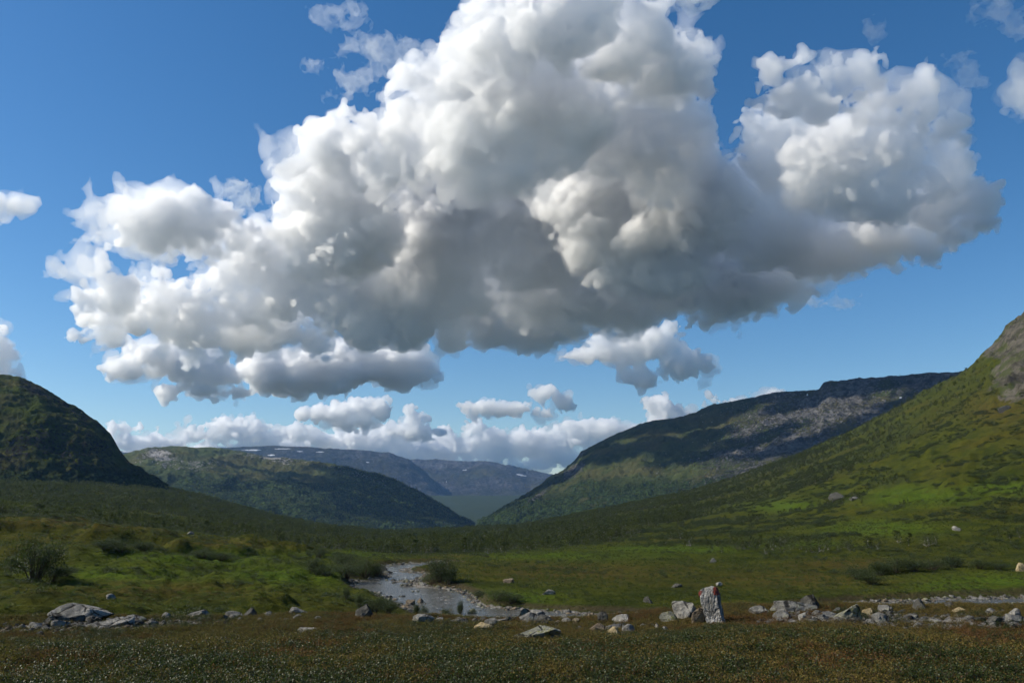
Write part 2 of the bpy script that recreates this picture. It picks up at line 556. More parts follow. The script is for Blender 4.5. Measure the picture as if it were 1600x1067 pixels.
def poly_dist(x, y, P):
    d = np.full(x.shape, 1e9)
    for i in range(len(P)):
        a = P[i - 1]; b = P[i]; ab = b - a; L = (ab ** 2).sum() + 1e-9
        t = np.clip(((x - a[0]) * ab[0] + (y - a[1]) * ab[1]) / L, 0, 1)
        d = np.minimum(d, np.hypot(x - a[0] - t * ab[0], y - a[1] - t * ab[1]))
    return d


fine_az = np.radians(np.linspace(-37.5, 37.5, 601))
wide = np.radians(np.concatenate([np.linspace(-180, -39, 36)]))
AZ = np.concatenate([wide, fine_az, -wide[::-1]])
RR = np.concatenate([np.geomspace(0.6, 5, 8), np.linspace(5.2, 15.5, 130), np.linspace(16.2, 58, 22), np.geomspace(60, 300, 225)[0:], np.geomspace(303, 1030, 125),
                     [1060, 1120, 1250, 1500, 2000], np.linspace(2400, 6500, 60), [9000, 12000, 20000, 40000, 80000]])
A2, R2 = np.meshgrid(AZ, RR)
PX2 = px_of_az(A2)
PXc = np.clip(PX2, -200, 1800)


# heights of the table at every azimuth, one row per tabled distance, then along the distance
ZK = np.array([np.interp(AZ, [GA[x][i] for x in GX], [GT[x][i] for x in GX]) for i in range(len(GR))])
lr, lg = np.log(np.maximum(RR, 1.0)), np.log(GR)
gi_ = np.clip(np.searchsorted(lg, lr) - 1, 0, len(GR) - 2)
gt_ = np.clip((lr - lg[gi_]) / (lg[gi_ + 1] - lg[gi_]), 0, 1)[:, None]
Z2 = ZK[gi_] * (1 - gt_) + ZK[gi_ + 1] * gt_
# soften the joints of the table along the distance and across
def blur(Z, n, axis):
    k = np.hanning(2 * n + 3)[1:-1]; k /= k.sum()
    P = np.pad(Z, [(n, n) if a == axis else (0, 0) for a in range(2)], mode='edge')
    out = np.zeros_like(Z)
    for i, w in enumerate(k):
        out += w * (P[i:i + Z.shape[0]] if axis == 0 else P[:, i:i + Z.shape[1]])
    return out
mid_rows = (RR > 22) & (RR < 1005)
Zb = blur(Z2, 9, 0); Zb = blur(Zb, 9, 1)
wmid = (smooth01(16, 40, RR) * (1 - smooth01(950, 1005, RR)))[:, None]
Z2 = Z2 * (1 - wmid) + Zb * wmid
# past the skyline of the near slopes the land drops to the lower valley, whose far floor rises to a wooded plain
far_floor = np.interp(RR, [1000, 1250, 1600, 2000, 3000, 3600, 4700, 5400, 5900, 6300, 12000, 90000],
                      [-120, -120, -120, -120, -119, -118, -92, -34, 6, 32, 30, 30])
edge = np.broadcast_to(ZK[-1][None], R2.shape)
k = smooth01(1010, 1900, R2)
Z2 = np.where(R2 > 1000, edge * (1 - k) + far_floor[:, None] * k - 25 * smooth01(1030, 1120, R2) * (1 - k), Z2)
X2, Y2 = R2 * np.sin(A2), R2 * np.cos(A2)

PXH, PYH = project(X2, Y2, Z2)
PX2 = np.where(np.abs(A2) < 1.2, PXH, PX2)

# relief
far_w = smooth01(40, 80, R2) * (1 - smooth01(2500, 9000, R2))
slope_w = smooth01(1150, 1500, PX2) * smooth01(180, 350, R2)
left_w = (1 - smooth01(480, 640, PX2)) * smooth01(55, 80, R2)
flat_w = 1 - np.maximum(slope_w, left_w)
hum = fbm2(X2, Y2, 16, 4, 5, 0.55); hum2 = fbm2(X2, Y2, 4.0, 3, 9, 0.6)
big = fbm2(X2, Y2, 95, 3, 21)
terr = fbm2(X2, Y2, 45, 4, 33, 0.5, ridged=True)
Z2 += far_w * (hum * (0.26 * flat_w + 1.15 * left_w + 1.5 * slope_w) + hum2 * (0.14 + 0.28 * left_w + 0.4 * slope_w))
Z2 += smooth01(230, 420, R2) * (1 - smooth01(1200, 2500, R2)) * (big * 1.6 + slope_w * (terr - 0.6) * 2.4)
Z2 += smooth01(2600, 3200, R2) * (1 - smooth01(5900, 6500, R2)) * fbm2(X2, Y2, 420, 4, 27) * 9
Z2 += left_w * (1 - smooth01(200, 280, R2)) * terr * 0.55
# crag on the right shoulder
crag_w = smooth01(1500, 1560, PX2) * smooth01(560, 640, R2) * (1 - smooth01(1040, 1100, R2))
Z2 += crag_w * ((fbm2(X2, Y2, 30, 5, 71, 0.6, ridged=True) - 1.3) * 4.5 - 2.0 * smooth01(850, 1000, R2))
# scarps of the left terrace: short steep steps with dark undercut brush
for (x0, x1, r0, h) in [(140, 260, 188, 2.4), (270, 390, 176, 2.4), (-60, 120, 205, 2.2), (380, 470, 190, 1.6)]:
    w = smooth01(x0 - 25, x0 + 10, PX2) * (1 - smooth01(x1 - 10, x1 + 25, PX2))
    rr = R2 - r0 - 5 * fbm2(X2, Y2, 30, 2, int(r0))
    Z2 += w * h * (smooth01(-2.0, 2.0, rr) - smooth01(-40, 60, rr))
# foreground relief: gentle heath hummocks
fg_w = 1 - smooth01(15, 22, R2)
Z2 += fg_w * smooth01(3, 7, R2) * (0.05 * fbm2(X2, Y2, 2.6, 4, 41) + 0.018 * fbm2(X2, Y2, 0.5, 3, 43))
# river bed and its banks
near = (R2 > 60) & (R2 < 330)
sd = np.full(R2.shape, 99.0)
xs, ys = X2[near], Y2[near]
dd = poly_dist(xs, ys, RIVER); ins = in_poly(xs, ys, RIVER)
sd[near] = np.where(ins, -dd, dd) + 0.5 * fbm2(xs, ys, 5.0, 3, 51)
# keep land beside the water above it, with a short steep bank, and the bed under it
bank = np.maximum(Z2, WATER_Z + 0.45 + 0.25 * fbm2(X2, Y2, 9, 2, 55))
land = WATER_Z + 0.10 + (bank - WATER_Z - 0.10) * smooth01(0.0, 2.2, sd)
bed = WATER_Z - 0.45 * smooth01(0.0, 3.0, -sd)
# gravel bars that break the surface of the river
barn = fbm2(X2, Y2, 6.5, 3, 61, 0.6)
bar_zone = np.zeros_like(R2)
def blob_px(px, py, rx, ry, z=WATER_Z):
    """soft spot round a photo point laid on a plane, elongated to its look there"""
    cx, cyy = on_plane(px, py, z); r0 = math.hypot(cx, cyy)
    r1 = math.hypot(*on_plane(px, py - ry, z)); sy = abs(r1 - r0); sx = rx / FPX * r0
    a0 = math.atan2(cx, cyy)
    return np.exp(-(((A2 - a0) * r0 / sx) ** 2 + ((R2 - r0) / sy) ** 2))
for b in [(640, 915, 40, 9), (600, 917, 35, 6), (660, 945, 26, 8), (700, 940, 18, 7), (620, 908, 30, 4), (625, 890, 25, 3), (735, 953, 30, 4)]:
    bar_zone = np.maximum(bar_zone, blob_px(*b))
for px in (1360, 1420, 1480, 1540, 1600):
    bar_zone = np.maximum(bar_zone, 0.8 * blob_px(px, 943, 40, 3.5))
bar = bar_zone * smooth01(-0.1, 0.45, barn + 0.25 * bar_zone)
bed = bed + bar * 0.50
Z2 = np.where(near & (sd < 2.2), np.where(sd > 0, land, bed), Z2)

# zones of cover (what grows or lies there), as soft fields
PX2, PY2 = project(X2, Y2, Z2)
PX2 = np.where(np.abs(A2) < 1.2, PX2, -5000); PY2 = np.where(np.abs(A2) < 1.2, PY2, 5000)
zone_n = fbm2(X2, Y2, 22, 3, 81)
def spot(px, py, rx, ry):
    return np.exp(-(((PX2 - px) / rx) ** 2 + ((PY2 - py) / ry) ** 2)) * (R2 > 40)
lush = np.zeros_like(R2)
for s in [(1500, 914, 130, 17), (1560, 908, 120, 15), (870, 868, 160, 7), (1050, 857, 120, 8), (300, 870, 150, 18), (450, 900, 120, 22), (1440, 775, 110, 18), (1380, 825, 90, 14), (1570, 762, 70, 14), (1250, 850, 90, 6), (560, 866, 90, 6), (800, 935, 80, 14), (1230, 790, 60, 10), (200, 900, 150, 20)]:
    lush = np.maximum(lush, spot(*s))
heath = np.zeros_like(R2)
for s in [(900, 893, 200, 14), (1250, 905, 160, 14), (80, 815, 160, 10), (330, 850, 130, 8), (250, 920, 200, 16), (1330, 880, 90, 8), (700, 868, 60, 4), (1560, 640, 60, 26)]:
    heath = np.maximum(heath, 0.55 * spot(*s))
fgm = (R2 < 19)
fgn = fbm2(X2, Y2, 3.2, 3, 91)
heath = np.where(fgm, np.clip(0.75 + 0.5 * fgn, 0, 1), heath)
crag = 0.95 * smooth01(1515, 1565, PX2 - (PY2 - 560) * 0.25 + 25 * fbm2(X2, Y2, 60, 3, 93)) * smooth01(560, 640, R2) * (1 - smooth01(622, 650, PY2))
crag = np.maximum(crag, 0.5 * smooth01(1380, 1480, PX2) * smooth01(0.35, 0.75, fbm2(X2, Y2, 40, 3, 95)) * smooth01(400, 600, R2))
rock = np.zeros_like(R2)
band = np.exp(-((PY2 - np.interp(PX2, [0, 130, 300, 470, 560, 800, 950, 1250, 1440, 1600], [983, 976, 971, 964, 974, 969, 979, 965, 968, 970])) / np.interp(PX2, [0, 400, 600, 1200, 1350, 1600], [10, 9, 8, 10, 15, 16])) ** 2) * (R2 < 17)
bandx = np.interp(PX2, [0, 60, 160, 330, 420, 520, 640, 760, 900, 1020, 1080, 1180, 1260, 1400, 1600], [0.5, 0.65, 0.85, 0.7, 0.5, 0.2, 0.4, 0.6, 0.5, 0.55, 0.12, 0.35, 0.6, 0.75, 0.8])
rock = np.maximum(rock, band * bandx * (0.8 + 0.7 * fgn))
rock = np.maximum(rock, np.where(near & (sd < 0.6), 0.75 * smooth01(0.9, 0.2, sd), 0))
soil = np.where(near, smooth01(0.2, 0.8, sd) * (1 - smooth01(1.2, 2.4, sd)) * 0.8, 0)
for px, py, rx, ry in [(1262, 1024, 26, 5), (457, 991, 16, 4), (520, 1003, 40, 4)]:
    soil = np.maximum(soil, np.exp(-(((PX2 - px) / rx) ** 2 + ((PY2 - py) / ry) ** 2)) * (R2 < 17))

# woods: where birches stand (0..1 of full density)
wn = fbm2(X2, Y2, 70, 4, 101, 0.55); wn2 = fbm2(X2, Y2, 25, 3, 103)
front = np.interp(PX2, [-300, 0, 240, 400, 500, 620, 800, 900, 960, 1040, 1150, 1300, 1600, 1900], [262, 262, 266, 268, 262, 236, 232, 238, 300, 420, 480, 560, 640, 640])
wood = smooth01(-12, 14, R2 - front - 18 * wn2) * np.clip(0.80 + 0.9 * wn + 0.35 * wn2, 0.12, 1)
upper = np.interp(PX2, [1000, 1150, 1300, 1450, 1600], [1.0, 0.9, 0.8, 0.30, 0.10])
wood *= upper
wood = np.maximum(wood, smooth01(1000, 1150, PX2) * smooth01(215, 240, R2) * (1 - smooth01(420, 520, R2)) * smooth01(0.25, 0.6, wn + 0.4 * wn2) * 0.75)
wood = np.clip(wood, 0, 1) * (1 - smooth01(1300, 1900, R2)) + smooth01(2000, 3000, R2) * 1.0
wood *= (1 - 0.9 * rock) * (1 - 0.8 * crag)
clear = np.maximum(spot(560, 843, 40, 3), np.maximum(spot(780, 832, 30, 3), spot(490, 842, 35, 3)))
wood = np.clip(wood - clear, 0, 1)

GV = np.stack([X2, Y2, Z2], -1).reshape(-1, 3)
nr, na = R2.shape
ii = np.arange(nr - 1)[:, None] * na + np.arange(na - 1)[None, :]
GF = np.stack([ii, ii + 1, ii + na + 1, ii + na], -1).reshape(-1, 4)
wrap = np.arange(nr - 1) * na
GF = np.concatenate([GF, np.stack([wrap + na - 1, wrap, wrap + na, wrap + 2 * na - 1], -1)])
# close the hub under the camera
hub = len(GV); GV = np.concatenate([GV, [[0, 0, -1.62]]])
ground = mesh_obj('ground', GV, GF[:, ::-1].copy(), ground_material(), smooth=True)
for nm, v in (('lush', lush), ('heath', heath), ('rock', np.clip(rock, 0, 1)), ('crag', np.clip(crag, 0, 1)), ('soil', np.clip(soil, 0, 1)), ('wood', wood)):
    set_attr(ground, nm, np.append(v.ravel(), v.ravel()[0]))
tag(ground, 'olive and ochre heath, meadow and valley slopes around the river', kind='structure')


def ground_z(x, y):
    """height of the ground sheet at points, by bilinear lookup"""
    x = np.asarray(x, float); y = np.asarray(y, float)
    a = np.arctan2(x, y); r = np.hypot(x, y)
    ia = np.clip(np.searchsorted(AZ, a) - 1, 0, na - 2); ir = np.clip(np.searchsorted(RR, r) - 1, 0, nr - 2)
    s = np.clip((a - AZ[ia]) / (AZ[ia + 1] - AZ[ia]), 0, 1); t = np.clip((r - RR[ir]) / (RR[ir + 1] - RR[ir]), 0, 1)
    return (Z2[ir, ia] * (1 - s) + Z2[ir, ia + 1] * s) * (1 - t) + (Z2[ir + 1, ia] * (1 - s) + Z2[ir + 1, ia + 1] * s) * t


def field_at(Fd, x, y):
    a = np.arctan2(x, y); r = np.hypot(x, y)
    ia = np.clip(np.searchsorted(AZ, a), 0, na - 1); ir = np.clip(np.searchsorted(RR, r), 0, nr - 1)
    return Fd[ir, ia]


def hit(px, py, r0=4.0, r1=1200.0):
    """where the view ray through a photo point first meets the ground between two distances"""
    d = ray(px, py); d = d / math.hypot(d[0], d[1])
    r = np.geomspace(r0, r1, 1600)
    x, y, z = d[0] * r, d[1] * r, d[2] * r
    g = ground_z(x, y)
    k = np.nonzero(z <= g)[0]
    i = k[0] if len(k) else int(np.argmin(z - g))
    return np.array([x[i], y[i], g[i]])


# water
def water_material():
    t = NT('river_water')
    rip = t.noise(1.6, 4, 0.6, stretch=(1.0, 1.0, 1.0)); rap = t.noise(0.22, 4, 0.6)
    foam = t.math('MULTIPLY', t.ramp(t.noise(1.1, 5, 0.7), 0.57, 0.70), t.ramp(rap, 0.50, 0.64))
    c = t.mix(foam, (0.075, 0.072, 0.060), (0.75, 0.75, 0.74))
    n = t.bump(t.math('ADD', rip, t.math('MULTIPLY', rap, 1.2)), 0.8, 0.30)
    return t.bsdf(c, t.math('ADD', t.math('MULTIPLY', foam, 0.5), 0.22), 0.6, n)


rx0, ry0 = RIVER.min(0) - 6; rx1, ry1 = RIVER.max(0) + 6
nxw, nyw = 60, 50
wx, wy = np.meshgrid(np.linspace(rx0, rx1, nxw), np.linspace(ry0, ry1, nyw))
wv = np.stack([wx, wy, np.full_like(wx, WATER_Z)], -1).reshape(-1, 3)
wi = np.arange(nyw - 1)[:, None] * nxw + np.arange(nxw - 1)[None, :]
water = mesh_obj('river', wv, np.stack([wi, wi + 1, wi + nxw + 1, wi + nxw], -1).reshape(-1, 4), water_material(), smooth=True)
tag(water, 'shallow grey river running between gravel bars', kind='structure')


# hills
def hill(name, xs, sil, base, prof, r_of, mat, rows=120, cols=260, noise=(), zones=None, back=500.0, label=''):
    """a hill standing behind the valley. sil/base: skyline and foot in photo rows per column; prof: (t, s) knots, t along the way
    from foot to skyline, s the share of the rise reached there; r_of(px) -> (foot distance, skyline distance)"""
    px = np.linspace(xs[0], xs[1], cols)
    ys, yb = tab(px, sil), tab(px, base)
    ys = np.minimum(ys, yb - 0.5)
    tb = np.linspace(-0.25, 1.0, rows); bk = np.linspace(0.06, 1.0, 14)
    T = np.concatenate([tb, 1 + bk])
    az = np.array([azim(p) for p in px])
    rb, rs = r_of(px)
    S = np.interp(np.clip(T, 0, 1), [p[0] for p in prof], [p[1] for p in prof])
    R = rb[None] + (rs - rb)[None] * np.clip(T, -0.25, 1)[:, None] + back * np.clip(T - 1, 0, 1)[:, None]
    Yp = yb[None] + (ys - yb)[None] * S[:, None]
    U, Vv = (px[None] - 800.0) / FPX, (533.5 - Yp) / FPX
    DX, DY, DZ = U + 0 * Vv, CP - Vv * SP, SP + Vv * CP
    hyp = np.hypot(DX, DY)
    Z = R * DZ / hyp
    Zt = np.array([rs[j] * tan_el(px[j], ys[j]) for j in range(cols)])
    bt = np.clip(T - 1, 0, 1)[:, None]
    Z = np.where(T[:, None] > 1, Zt[None] * (1 - bt ** 1.5) - 150 * bt ** 1.5, Z)
    Z = np.where(T[:, None] < 0, Z + (Z - 0) * 0 - 60 * np.clip(-T, 0, 1)[:, None], Z)
    X, Y = R * DX / hyp, R * DY / hyp
    env = np.clip((T + 0.15) / 0.3, 0, 1)[:, None]
    for wave, amp, rid in noise:
        e = env * (1 - 0.55 * np.exp(-((T[:, None] - 1) / 0.06) ** 2))
        Z = Z + amp * e * fbm2(X, Y + Z * 0.8, wave, 5, int(wave) % 97, 0.55, ridged=rid)
    PXg, PYg = project(X, Y, Z)
    n, m = X.shape
    idx = np.arange(n - 1)[:, None] * m + np.arange(m - 1)[None, :]
    F = np.stack([idx, idx + 1, idx + m + 1, idx + m], -1).reshape(-1, 4)
    V = np.stack([X, Y, Z], -1)
    # close the underside with a skirt so that the hill is a solid body
    ring = np.concatenate([idx[0, :], [m - 1], (np.arange(1, n) * m + m - 1), ((n - 1) * m + np.arange(m - 2, -1, -1)), (np.arange(n - 2, 0, -1) * m)])
    Vf = V.reshape(-1, 3); low = Vf[ring].copy(); low[:, 2] = np.minimum(low[:, 2], -170) - 5
    k0 = len(Vf); kk = np.arange(len(ring)); k2 = np.roll(kk, -1)
    sk = np.stack([ring, k0 + kk, k0 + k2, np.roll(ring, -1)], -1)
    o = mesh_obj(name, np.concatenate([Vf, low]), np.concatenate([F, sk]), mat, smooth=True)
    z = zones(PXg, PYg, X, Y, T) if zones else {}
    for nm in ('rock', 'wood', 'snow'):
        v = np.clip(np.asarray(z.get(nm, np.zeros(X.shape)), float) * np.ones(X.shape), 0, 1).ravel()
        set_attr(o, nm, np.concatenate([v, v[ring]]))
    tag(o, label, kind='structure')
    return o, (X, Y, Z, PXg, PYg)


def gsp(PX, PY, px, py, rx, ry, rot=0.0):
    c, s = math.cos(rot), math.sin(rot)
    dx, dy = PX - px, PY - py
    return np.exp(-(((dx * c + dy * s) / rx) ** 2 + ((-dx * s + dy * c) / ry) ** 2))


const = lambda a, b: (lambda px: (np.full(px.shape, float(a)), np.full(px.shape, float(b))))

# far plateau, still carrying snow
MAT_FAR = hill_material('far_fell', (0.032, 0.038, 0.022), (0.052, 0.054, 0.034), (0.045, 0.045, 0.044), (0.12, 0.118, 0.115), 0.40, wood=(0.03, 0.04, 0.02), crowns=0.03, rel=1.6)
def z_far(PX, PY, X, Y, T):
    n = fbm2(X, Y, 900, 4, 3)
    sn = np.zeros(X.shape)
    for s in [(395, 703, 26, 1.4), (440, 701, 22, 1.3), (425, 711, 10, 1.5), (575, 722, 5, 1.2), (200, 705, 14, 2.5), (500, 706, 12, 1.0), (468, 705, 10, 1.0)]:
        sn = np.maximum(sn, gsp(PX, PY, *s))
    return {'rock': 0.45 + 0.3 * n, 'snow': sn * 0.80}
hill('mountain', (120, 720), [(120, 704), (190, 705), (300, 702), (380, 700), (430, 698.5), (480, 701), (520, 705), (610, 711), (640, 722), (665, 740), (690, 768), (720, 780)],
     [(120, 775), (690, 776), (720, 782)], [(0, 0), (0.25, 0.45), (0.5, 0.78), (1, 1)], const(6300, 7100), MAT_FAR, rows=70, cols=260,
     noise=((1100, 26, False), (300, 13, True), (90, 4, True)), zones=z_far, back=2500, label='long blue plateau with thin snow patches on the skyline')
def z_far2(PX, PY, X, Y, T):
    n = fbm2(X, Y, 600, 4, 13)
    sn = np.zeros(X.shape)
    for s in [(815, 742, 13, 2.2, 0.22), (726, 734, 5, 1.3), (697, 752, 1.0, 6)]:
        sn = np.maximum(sn, gsp(PX, PY, *s))
    return {'rock': 0.55 + 0.35 * n, 'snow': sn * 0.80}
hill('mountain', (600, 980), [(600, 724), (650, 722), (700, 722.5), (760, 727), (800, 733), (845, 744), (900, 752), (980, 765)],
     [(600, 776), (980, 778)], [(0, 0), (0.15, 0.2), (0.45, 0.62), (0.8, 0.9), (1, 1)], const(6900, 8600), MAT_FAR, rows=70, cols=200,
     noise=((900, 24, True), (260, 15, True), (80, 5, True)), zones=z_far2, back=2500, label='distant flat-topped fell with a white snow streak near its right end')

# wooded ridge in the middle of the valley
MAT_MID = hill_material('wooded_ridge', (0.040, 0.055, 0.018), (0.062, 0.072, 0.026), (0.16, 0.155, 0.145), (0.40, 0.38, 0.36), 0.8, wood=(0.030, 0.046, 0.014), crowns=0.11, rel=1.0)
def z_mid(PX, PY, X, Y, T):
    n = fbm2(X, Y, 140, 4, 23)
    rock = np.maximum(0.85 * gsp(PX, PY, 255, 716, 42, 14, 0.4), np.maximum(0.6 * gsp(PX, PY, 215, 722, 16, 8), 0.55 * gsp(PX, PY, 310, 728, 40, 12)))
    rock = np.maximum(rock, 0.55 * gsp(PX, PY, 440, 718, 90, 9, 0.12)); rock = np.maximum(rock, 0.5 * gsp(PX, PY, 560, 742, 70, 7, 0.3))
    wood = smooth01(0, 1, (PY - (712 + 0.05 * (PX - 200))) / 40) * 0.7 + 0.2 * n
    wood = np.maximum(wood, smooth01(480, 560, PX) * 0.85)
    return {'rock': rock * (0.9 + 0.5 * n), 'wood': wood}
MIDH, MIDH_G = hill('hill', (120, 742), [(120, 730), (195, 712), (230, 699), (280, 697), (340, 702), (400, 711), (450, 718), (520, 728), (570, 738), (610, 750), (650, 768), (690, 790), (720, 809), (742, 822)],
     [(120, 775), (250, 790), (400, 812), (560, 835), (742, 840)], [(0, 0), (0.3, 0.30), (0.6, 0.66), (0.85, 0.92), (1, 1)],
     lambda px: (np.interp(px, [120, 500, 742], [1900, 2000, 2300]), np.interp(px, [120, 400, 742], [3000, 2900, 2750])), MAT_MID, rows=110, cols=330,
     noise=((420, 16, False), (130, 10, True), (40, 3.5, False)), zones=z_mid, back=900, label='rounded ridge with pale rock on its left crown and dark birch wood below')

# dark stony ridge on the right
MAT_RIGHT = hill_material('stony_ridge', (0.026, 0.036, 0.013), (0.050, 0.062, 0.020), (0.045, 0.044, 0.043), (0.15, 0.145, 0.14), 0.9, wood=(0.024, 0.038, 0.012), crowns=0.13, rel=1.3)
def z_right(PX, PY, X, Y, T):
    n = fbm2(X, Y, 120, 4, 29)
    scree = smooth01(1010, 1230, PX + 0.6 * (PY - 680)) * 0.7
    scree = np.maximum(scree, 0.75 * gsp(PX, PY, 1200, 690, 150, 26, -0.28))
    slab = np.maximum(0.85 * gsp(PX, PY, 895, 735, 9, 26, 0.95), 0.85 * gsp(PX, PY, 845, 772, 5, 30, 1.0))
    slab = np.maximum(slab, 0.7 * gsp(PX, PY, 905, 712, 22, 5, -0.6))
    sn = np.maximum(gsp(PX, PY, 1261, 617, 3, 1.6), np.maximum(gsp(PX, PY, 1408, 621, 4, 1.4), gsp(PX, PY, 1423, 615, 5, 1.6)))
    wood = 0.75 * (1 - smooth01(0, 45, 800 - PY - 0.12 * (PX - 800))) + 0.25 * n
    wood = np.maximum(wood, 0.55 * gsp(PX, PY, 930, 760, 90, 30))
    return {'rock': np.maximum(scree, slab) * (0.85 + 0.45 * n), 'wood': wood, 'snow': sn * 0.9}
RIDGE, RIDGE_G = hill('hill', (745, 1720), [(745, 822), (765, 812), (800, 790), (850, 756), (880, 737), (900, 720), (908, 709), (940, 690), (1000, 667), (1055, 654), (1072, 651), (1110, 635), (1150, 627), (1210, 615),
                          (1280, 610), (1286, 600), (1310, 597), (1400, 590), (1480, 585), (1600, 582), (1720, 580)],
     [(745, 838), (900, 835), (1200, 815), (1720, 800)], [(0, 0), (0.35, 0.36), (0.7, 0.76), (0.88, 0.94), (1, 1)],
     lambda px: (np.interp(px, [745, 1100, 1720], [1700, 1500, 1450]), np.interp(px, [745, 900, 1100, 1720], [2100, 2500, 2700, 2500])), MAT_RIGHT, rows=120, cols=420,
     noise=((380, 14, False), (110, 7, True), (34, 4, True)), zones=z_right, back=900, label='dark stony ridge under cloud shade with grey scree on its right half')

# near hill on the left with a black cliff
MAT_LEFT = hill_material('cliff_hill', (0.020, 0.030, 0.006), (0.046, 0.060, 0.010), (0.016, 0.016, 0.014), (0.055, 0.053, 0.046), 2.2, wood=(0.026, 0.038, 0.012), crowns=0.28, rel=1.2)
def z_left(PX, PY, X, Y, T):
    n = fbm2(X, Y, 50, 4, 37)
    cliff = np.clip(smooth01(0, 40, PX - 30 + 0.9 * (PY - 640)) * (1 - smooth01(735, 752, PY)), 0, 1)
    top = 0.7 * gsp(PX, PY, 50, 606, 40, 10, 0.5)
    return {'rock': np.maximum(0.42 * cliff, top) * (0.85 + 0.5 * n), 'wood': smooth01(715, 745, PY) * 0.8 + 0.15 * n}
hill('hill', (-330, 262), [(-330, 540), (-200, 565), (-60, 583), (0, 587), (30, 591), (60, 604), (80, 617), (120, 640), (150, 660), (172, 680), (186, 704), (200, 722), (225, 742), (245, 756), (262, 768)],
     [(-330, 765), (0, 772), (150, 775), (225, 780), (262, 790)], [(0, 0), (0.18, 0.16), (0.32, 0.40), (0.46, 0.70), (0.6, 0.80), (0.8, 0.92), (1, 1)],
     lambda px: (np.interp(px, [-330, 0, 262], [760, 800, 860]), np.interp(px, [-330, 0, 190, 262], [1150, 1100, 1000, 960])), MAT_LEFT, rows=170, cols=330,
     noise=((120, 6, False), (38, 2.4, True), (14, 1.2, True)), zones=z_left, back=420, label='steep hill with green top and black cliff above the birch wood')
# every cloud: a body of dense vapour with a thinner ragged fringe round it
def px_oct(D, steps): return [(w * D / FPX, a * D / FPX, b) for w, a, b in steps]


def cloud(label, blobs, D, vox_px, steps, seed, dens_px, group=None, thick=0.6, fringe=2.5, fr_dens=0.25, fr_steps=((34, 8, False), (16, 9, 'r'), (8, 6, 'r'), (5, 3, False)), erode_px=0.0, keep=400, fr_vox=1.9, fr_only=False, cut=34, steep=1.3, calm=None):
    """dens_px: optical density per photo pixel of depth"""
    dist = D if callable(D) else (lambda x, y: D)
    Dm = dist(np.mean([b[0] for b in blobs]), np.mean([b[1] for b in blobs]))
    u = Dm / FPX
    root = None
    if not fr_only:
        me = build_cloud(blobs, dist, vox_px * u, px_oct(Dm, steps), seed, thick=thick, erode=erode_px * u, cut=cut * u, keep=keep, steep=steep, calm=calm)
        me.materials.append(vapour('cloud_vapour', dens_px / u, 0.6))
        root = bpy.data.objects.new('cloud', me); COL.objects.link(root)
        tag(root, label, 'cloud', group)
    me2 = build_cloud(blobs, dist, vox_px * fr_vox * u, px_oct(Dm, tuple(steps[:-1]) + tuple(fr_steps)), seed, thick=thick, erode=(erode_px - fringe) * u, cut=cut * u * 1.15, keep=keep if root else keep // 2, steep=steep, calm=calm)
    me2.materials.append(vapour('thin_vapour', dens_px * fr_dens / u, 0.6))
    o = bpy.data.objects.new('fringe' if root else 'cloud', me2); COL.objects.link(o)
    if root: o.parent = root
    else: tag(o, label, 'cloud', group)
    return root or o


DEEP = {(700, 320): 140, (850, 330): 100, (800, 180): -150, (950, 180): 60, (1000, 330): -80, (1080, 310): -80, (620, 440): -120, (780, 460): 60, (1240, 235): 90, (1340, 260): -80, (930, 450): -100, (620, 220): -150, (520, 330): -60}
MAIN += [(64, 446, 26, 15)]
MAIN = [(b + (DEEP[b[:2]],)) if b[:2] in DEEP else b for b in MAIN]
cloud('huge grey and white cumulus cloud filling the middle of the sky', MAIN, lambda x, y: 1950 + (y / 600.0) * 1110, 3.5,
      ((120, 8, True), (62, 11, True), (31, 13, True), (16, 12, True), (9, 9.5, True), (5.5, 6.5, True)), 11, 0.125, thick=0.28, fringe=4.5, keep=2500, erode_px=2.5, calm=(-200, 700, 20))
S = ((30, 9, True), (15, 8.5, True), (8, 6, True), (4.5, 3.5, False))
S2 = ((17, 6.5, True), (8.5, 6, True), (4.3, 4.2, True))
FS = ((12, 3, False), (6, 2, False))
low = 'small cumulus clouds low over the mountains'
bank = 'cumulus heaps of the bank along the horizon'
cloud('bright ragged cumulus under the left arm of the big cloud', [(200, 575, 36, 24), (235, 556, 40, 26), (285, 566, 60, 34), (330, 590, 46, 24), (360, 612, 30, 10), (300, 604, 50, 10)],
      9300, 1.9, S, 19, 0.2, thick=0.6, fr_steps=FS, fringe=2)
cloud('grey flat-based cumulus along the lower left edge of the big cloud', [(440, 575, 70, 34), (520, 570, 80, 38), (600, 566, 80, 34), (655, 580, 36, 22), (480, 606, 50, 14), (420, 600, 30, 16)],
      9500, 2.1, S, 17, 0.2, thick=0.6, fr_steps=FS, fringe=2)
cloud('grey cumulus hanging below the big cloud, right of centre', [(905, 552, 22, 9), (935, 548, 35, 18), (975, 545, 48, 28), (1030, 540, 52, 28), (1065, 566, 42, 26), (1000, 590, 28, 18), (1085, 578, 26, 14)],
      8200, 1.9, S, 23, 0.16, thick=0.6, fr_steps=FS, fringe=2)
cloud('white cumulus cut by the left edge, just above the left hill', [(-25, 548, 45, 40), (5, 560, 28, 36), (-10, 585, 40, 24), (-8, 512, 22, 14)], 6000, 2.0, S, 29, 0.10, fr_steps=FS, fringe=2)
cloud('small white cloud at the left edge, halfway up the sky', [(-10, 312, 40, 16), (20, 318, 26, 11), (-15, 345, 20, 18)], 4800, 2.0, S, 31, 0.06, fr_steps=FS, fringe=2)
cloud('soft white cloud cut by the right edge of the sky', [(1608, 145, 46, 40), (1585, 160, 28, 24), (1600, 112, 26, 18)], 4200, 2.4, S, 37, 0.035, fr_steps=FS, fringe=3)
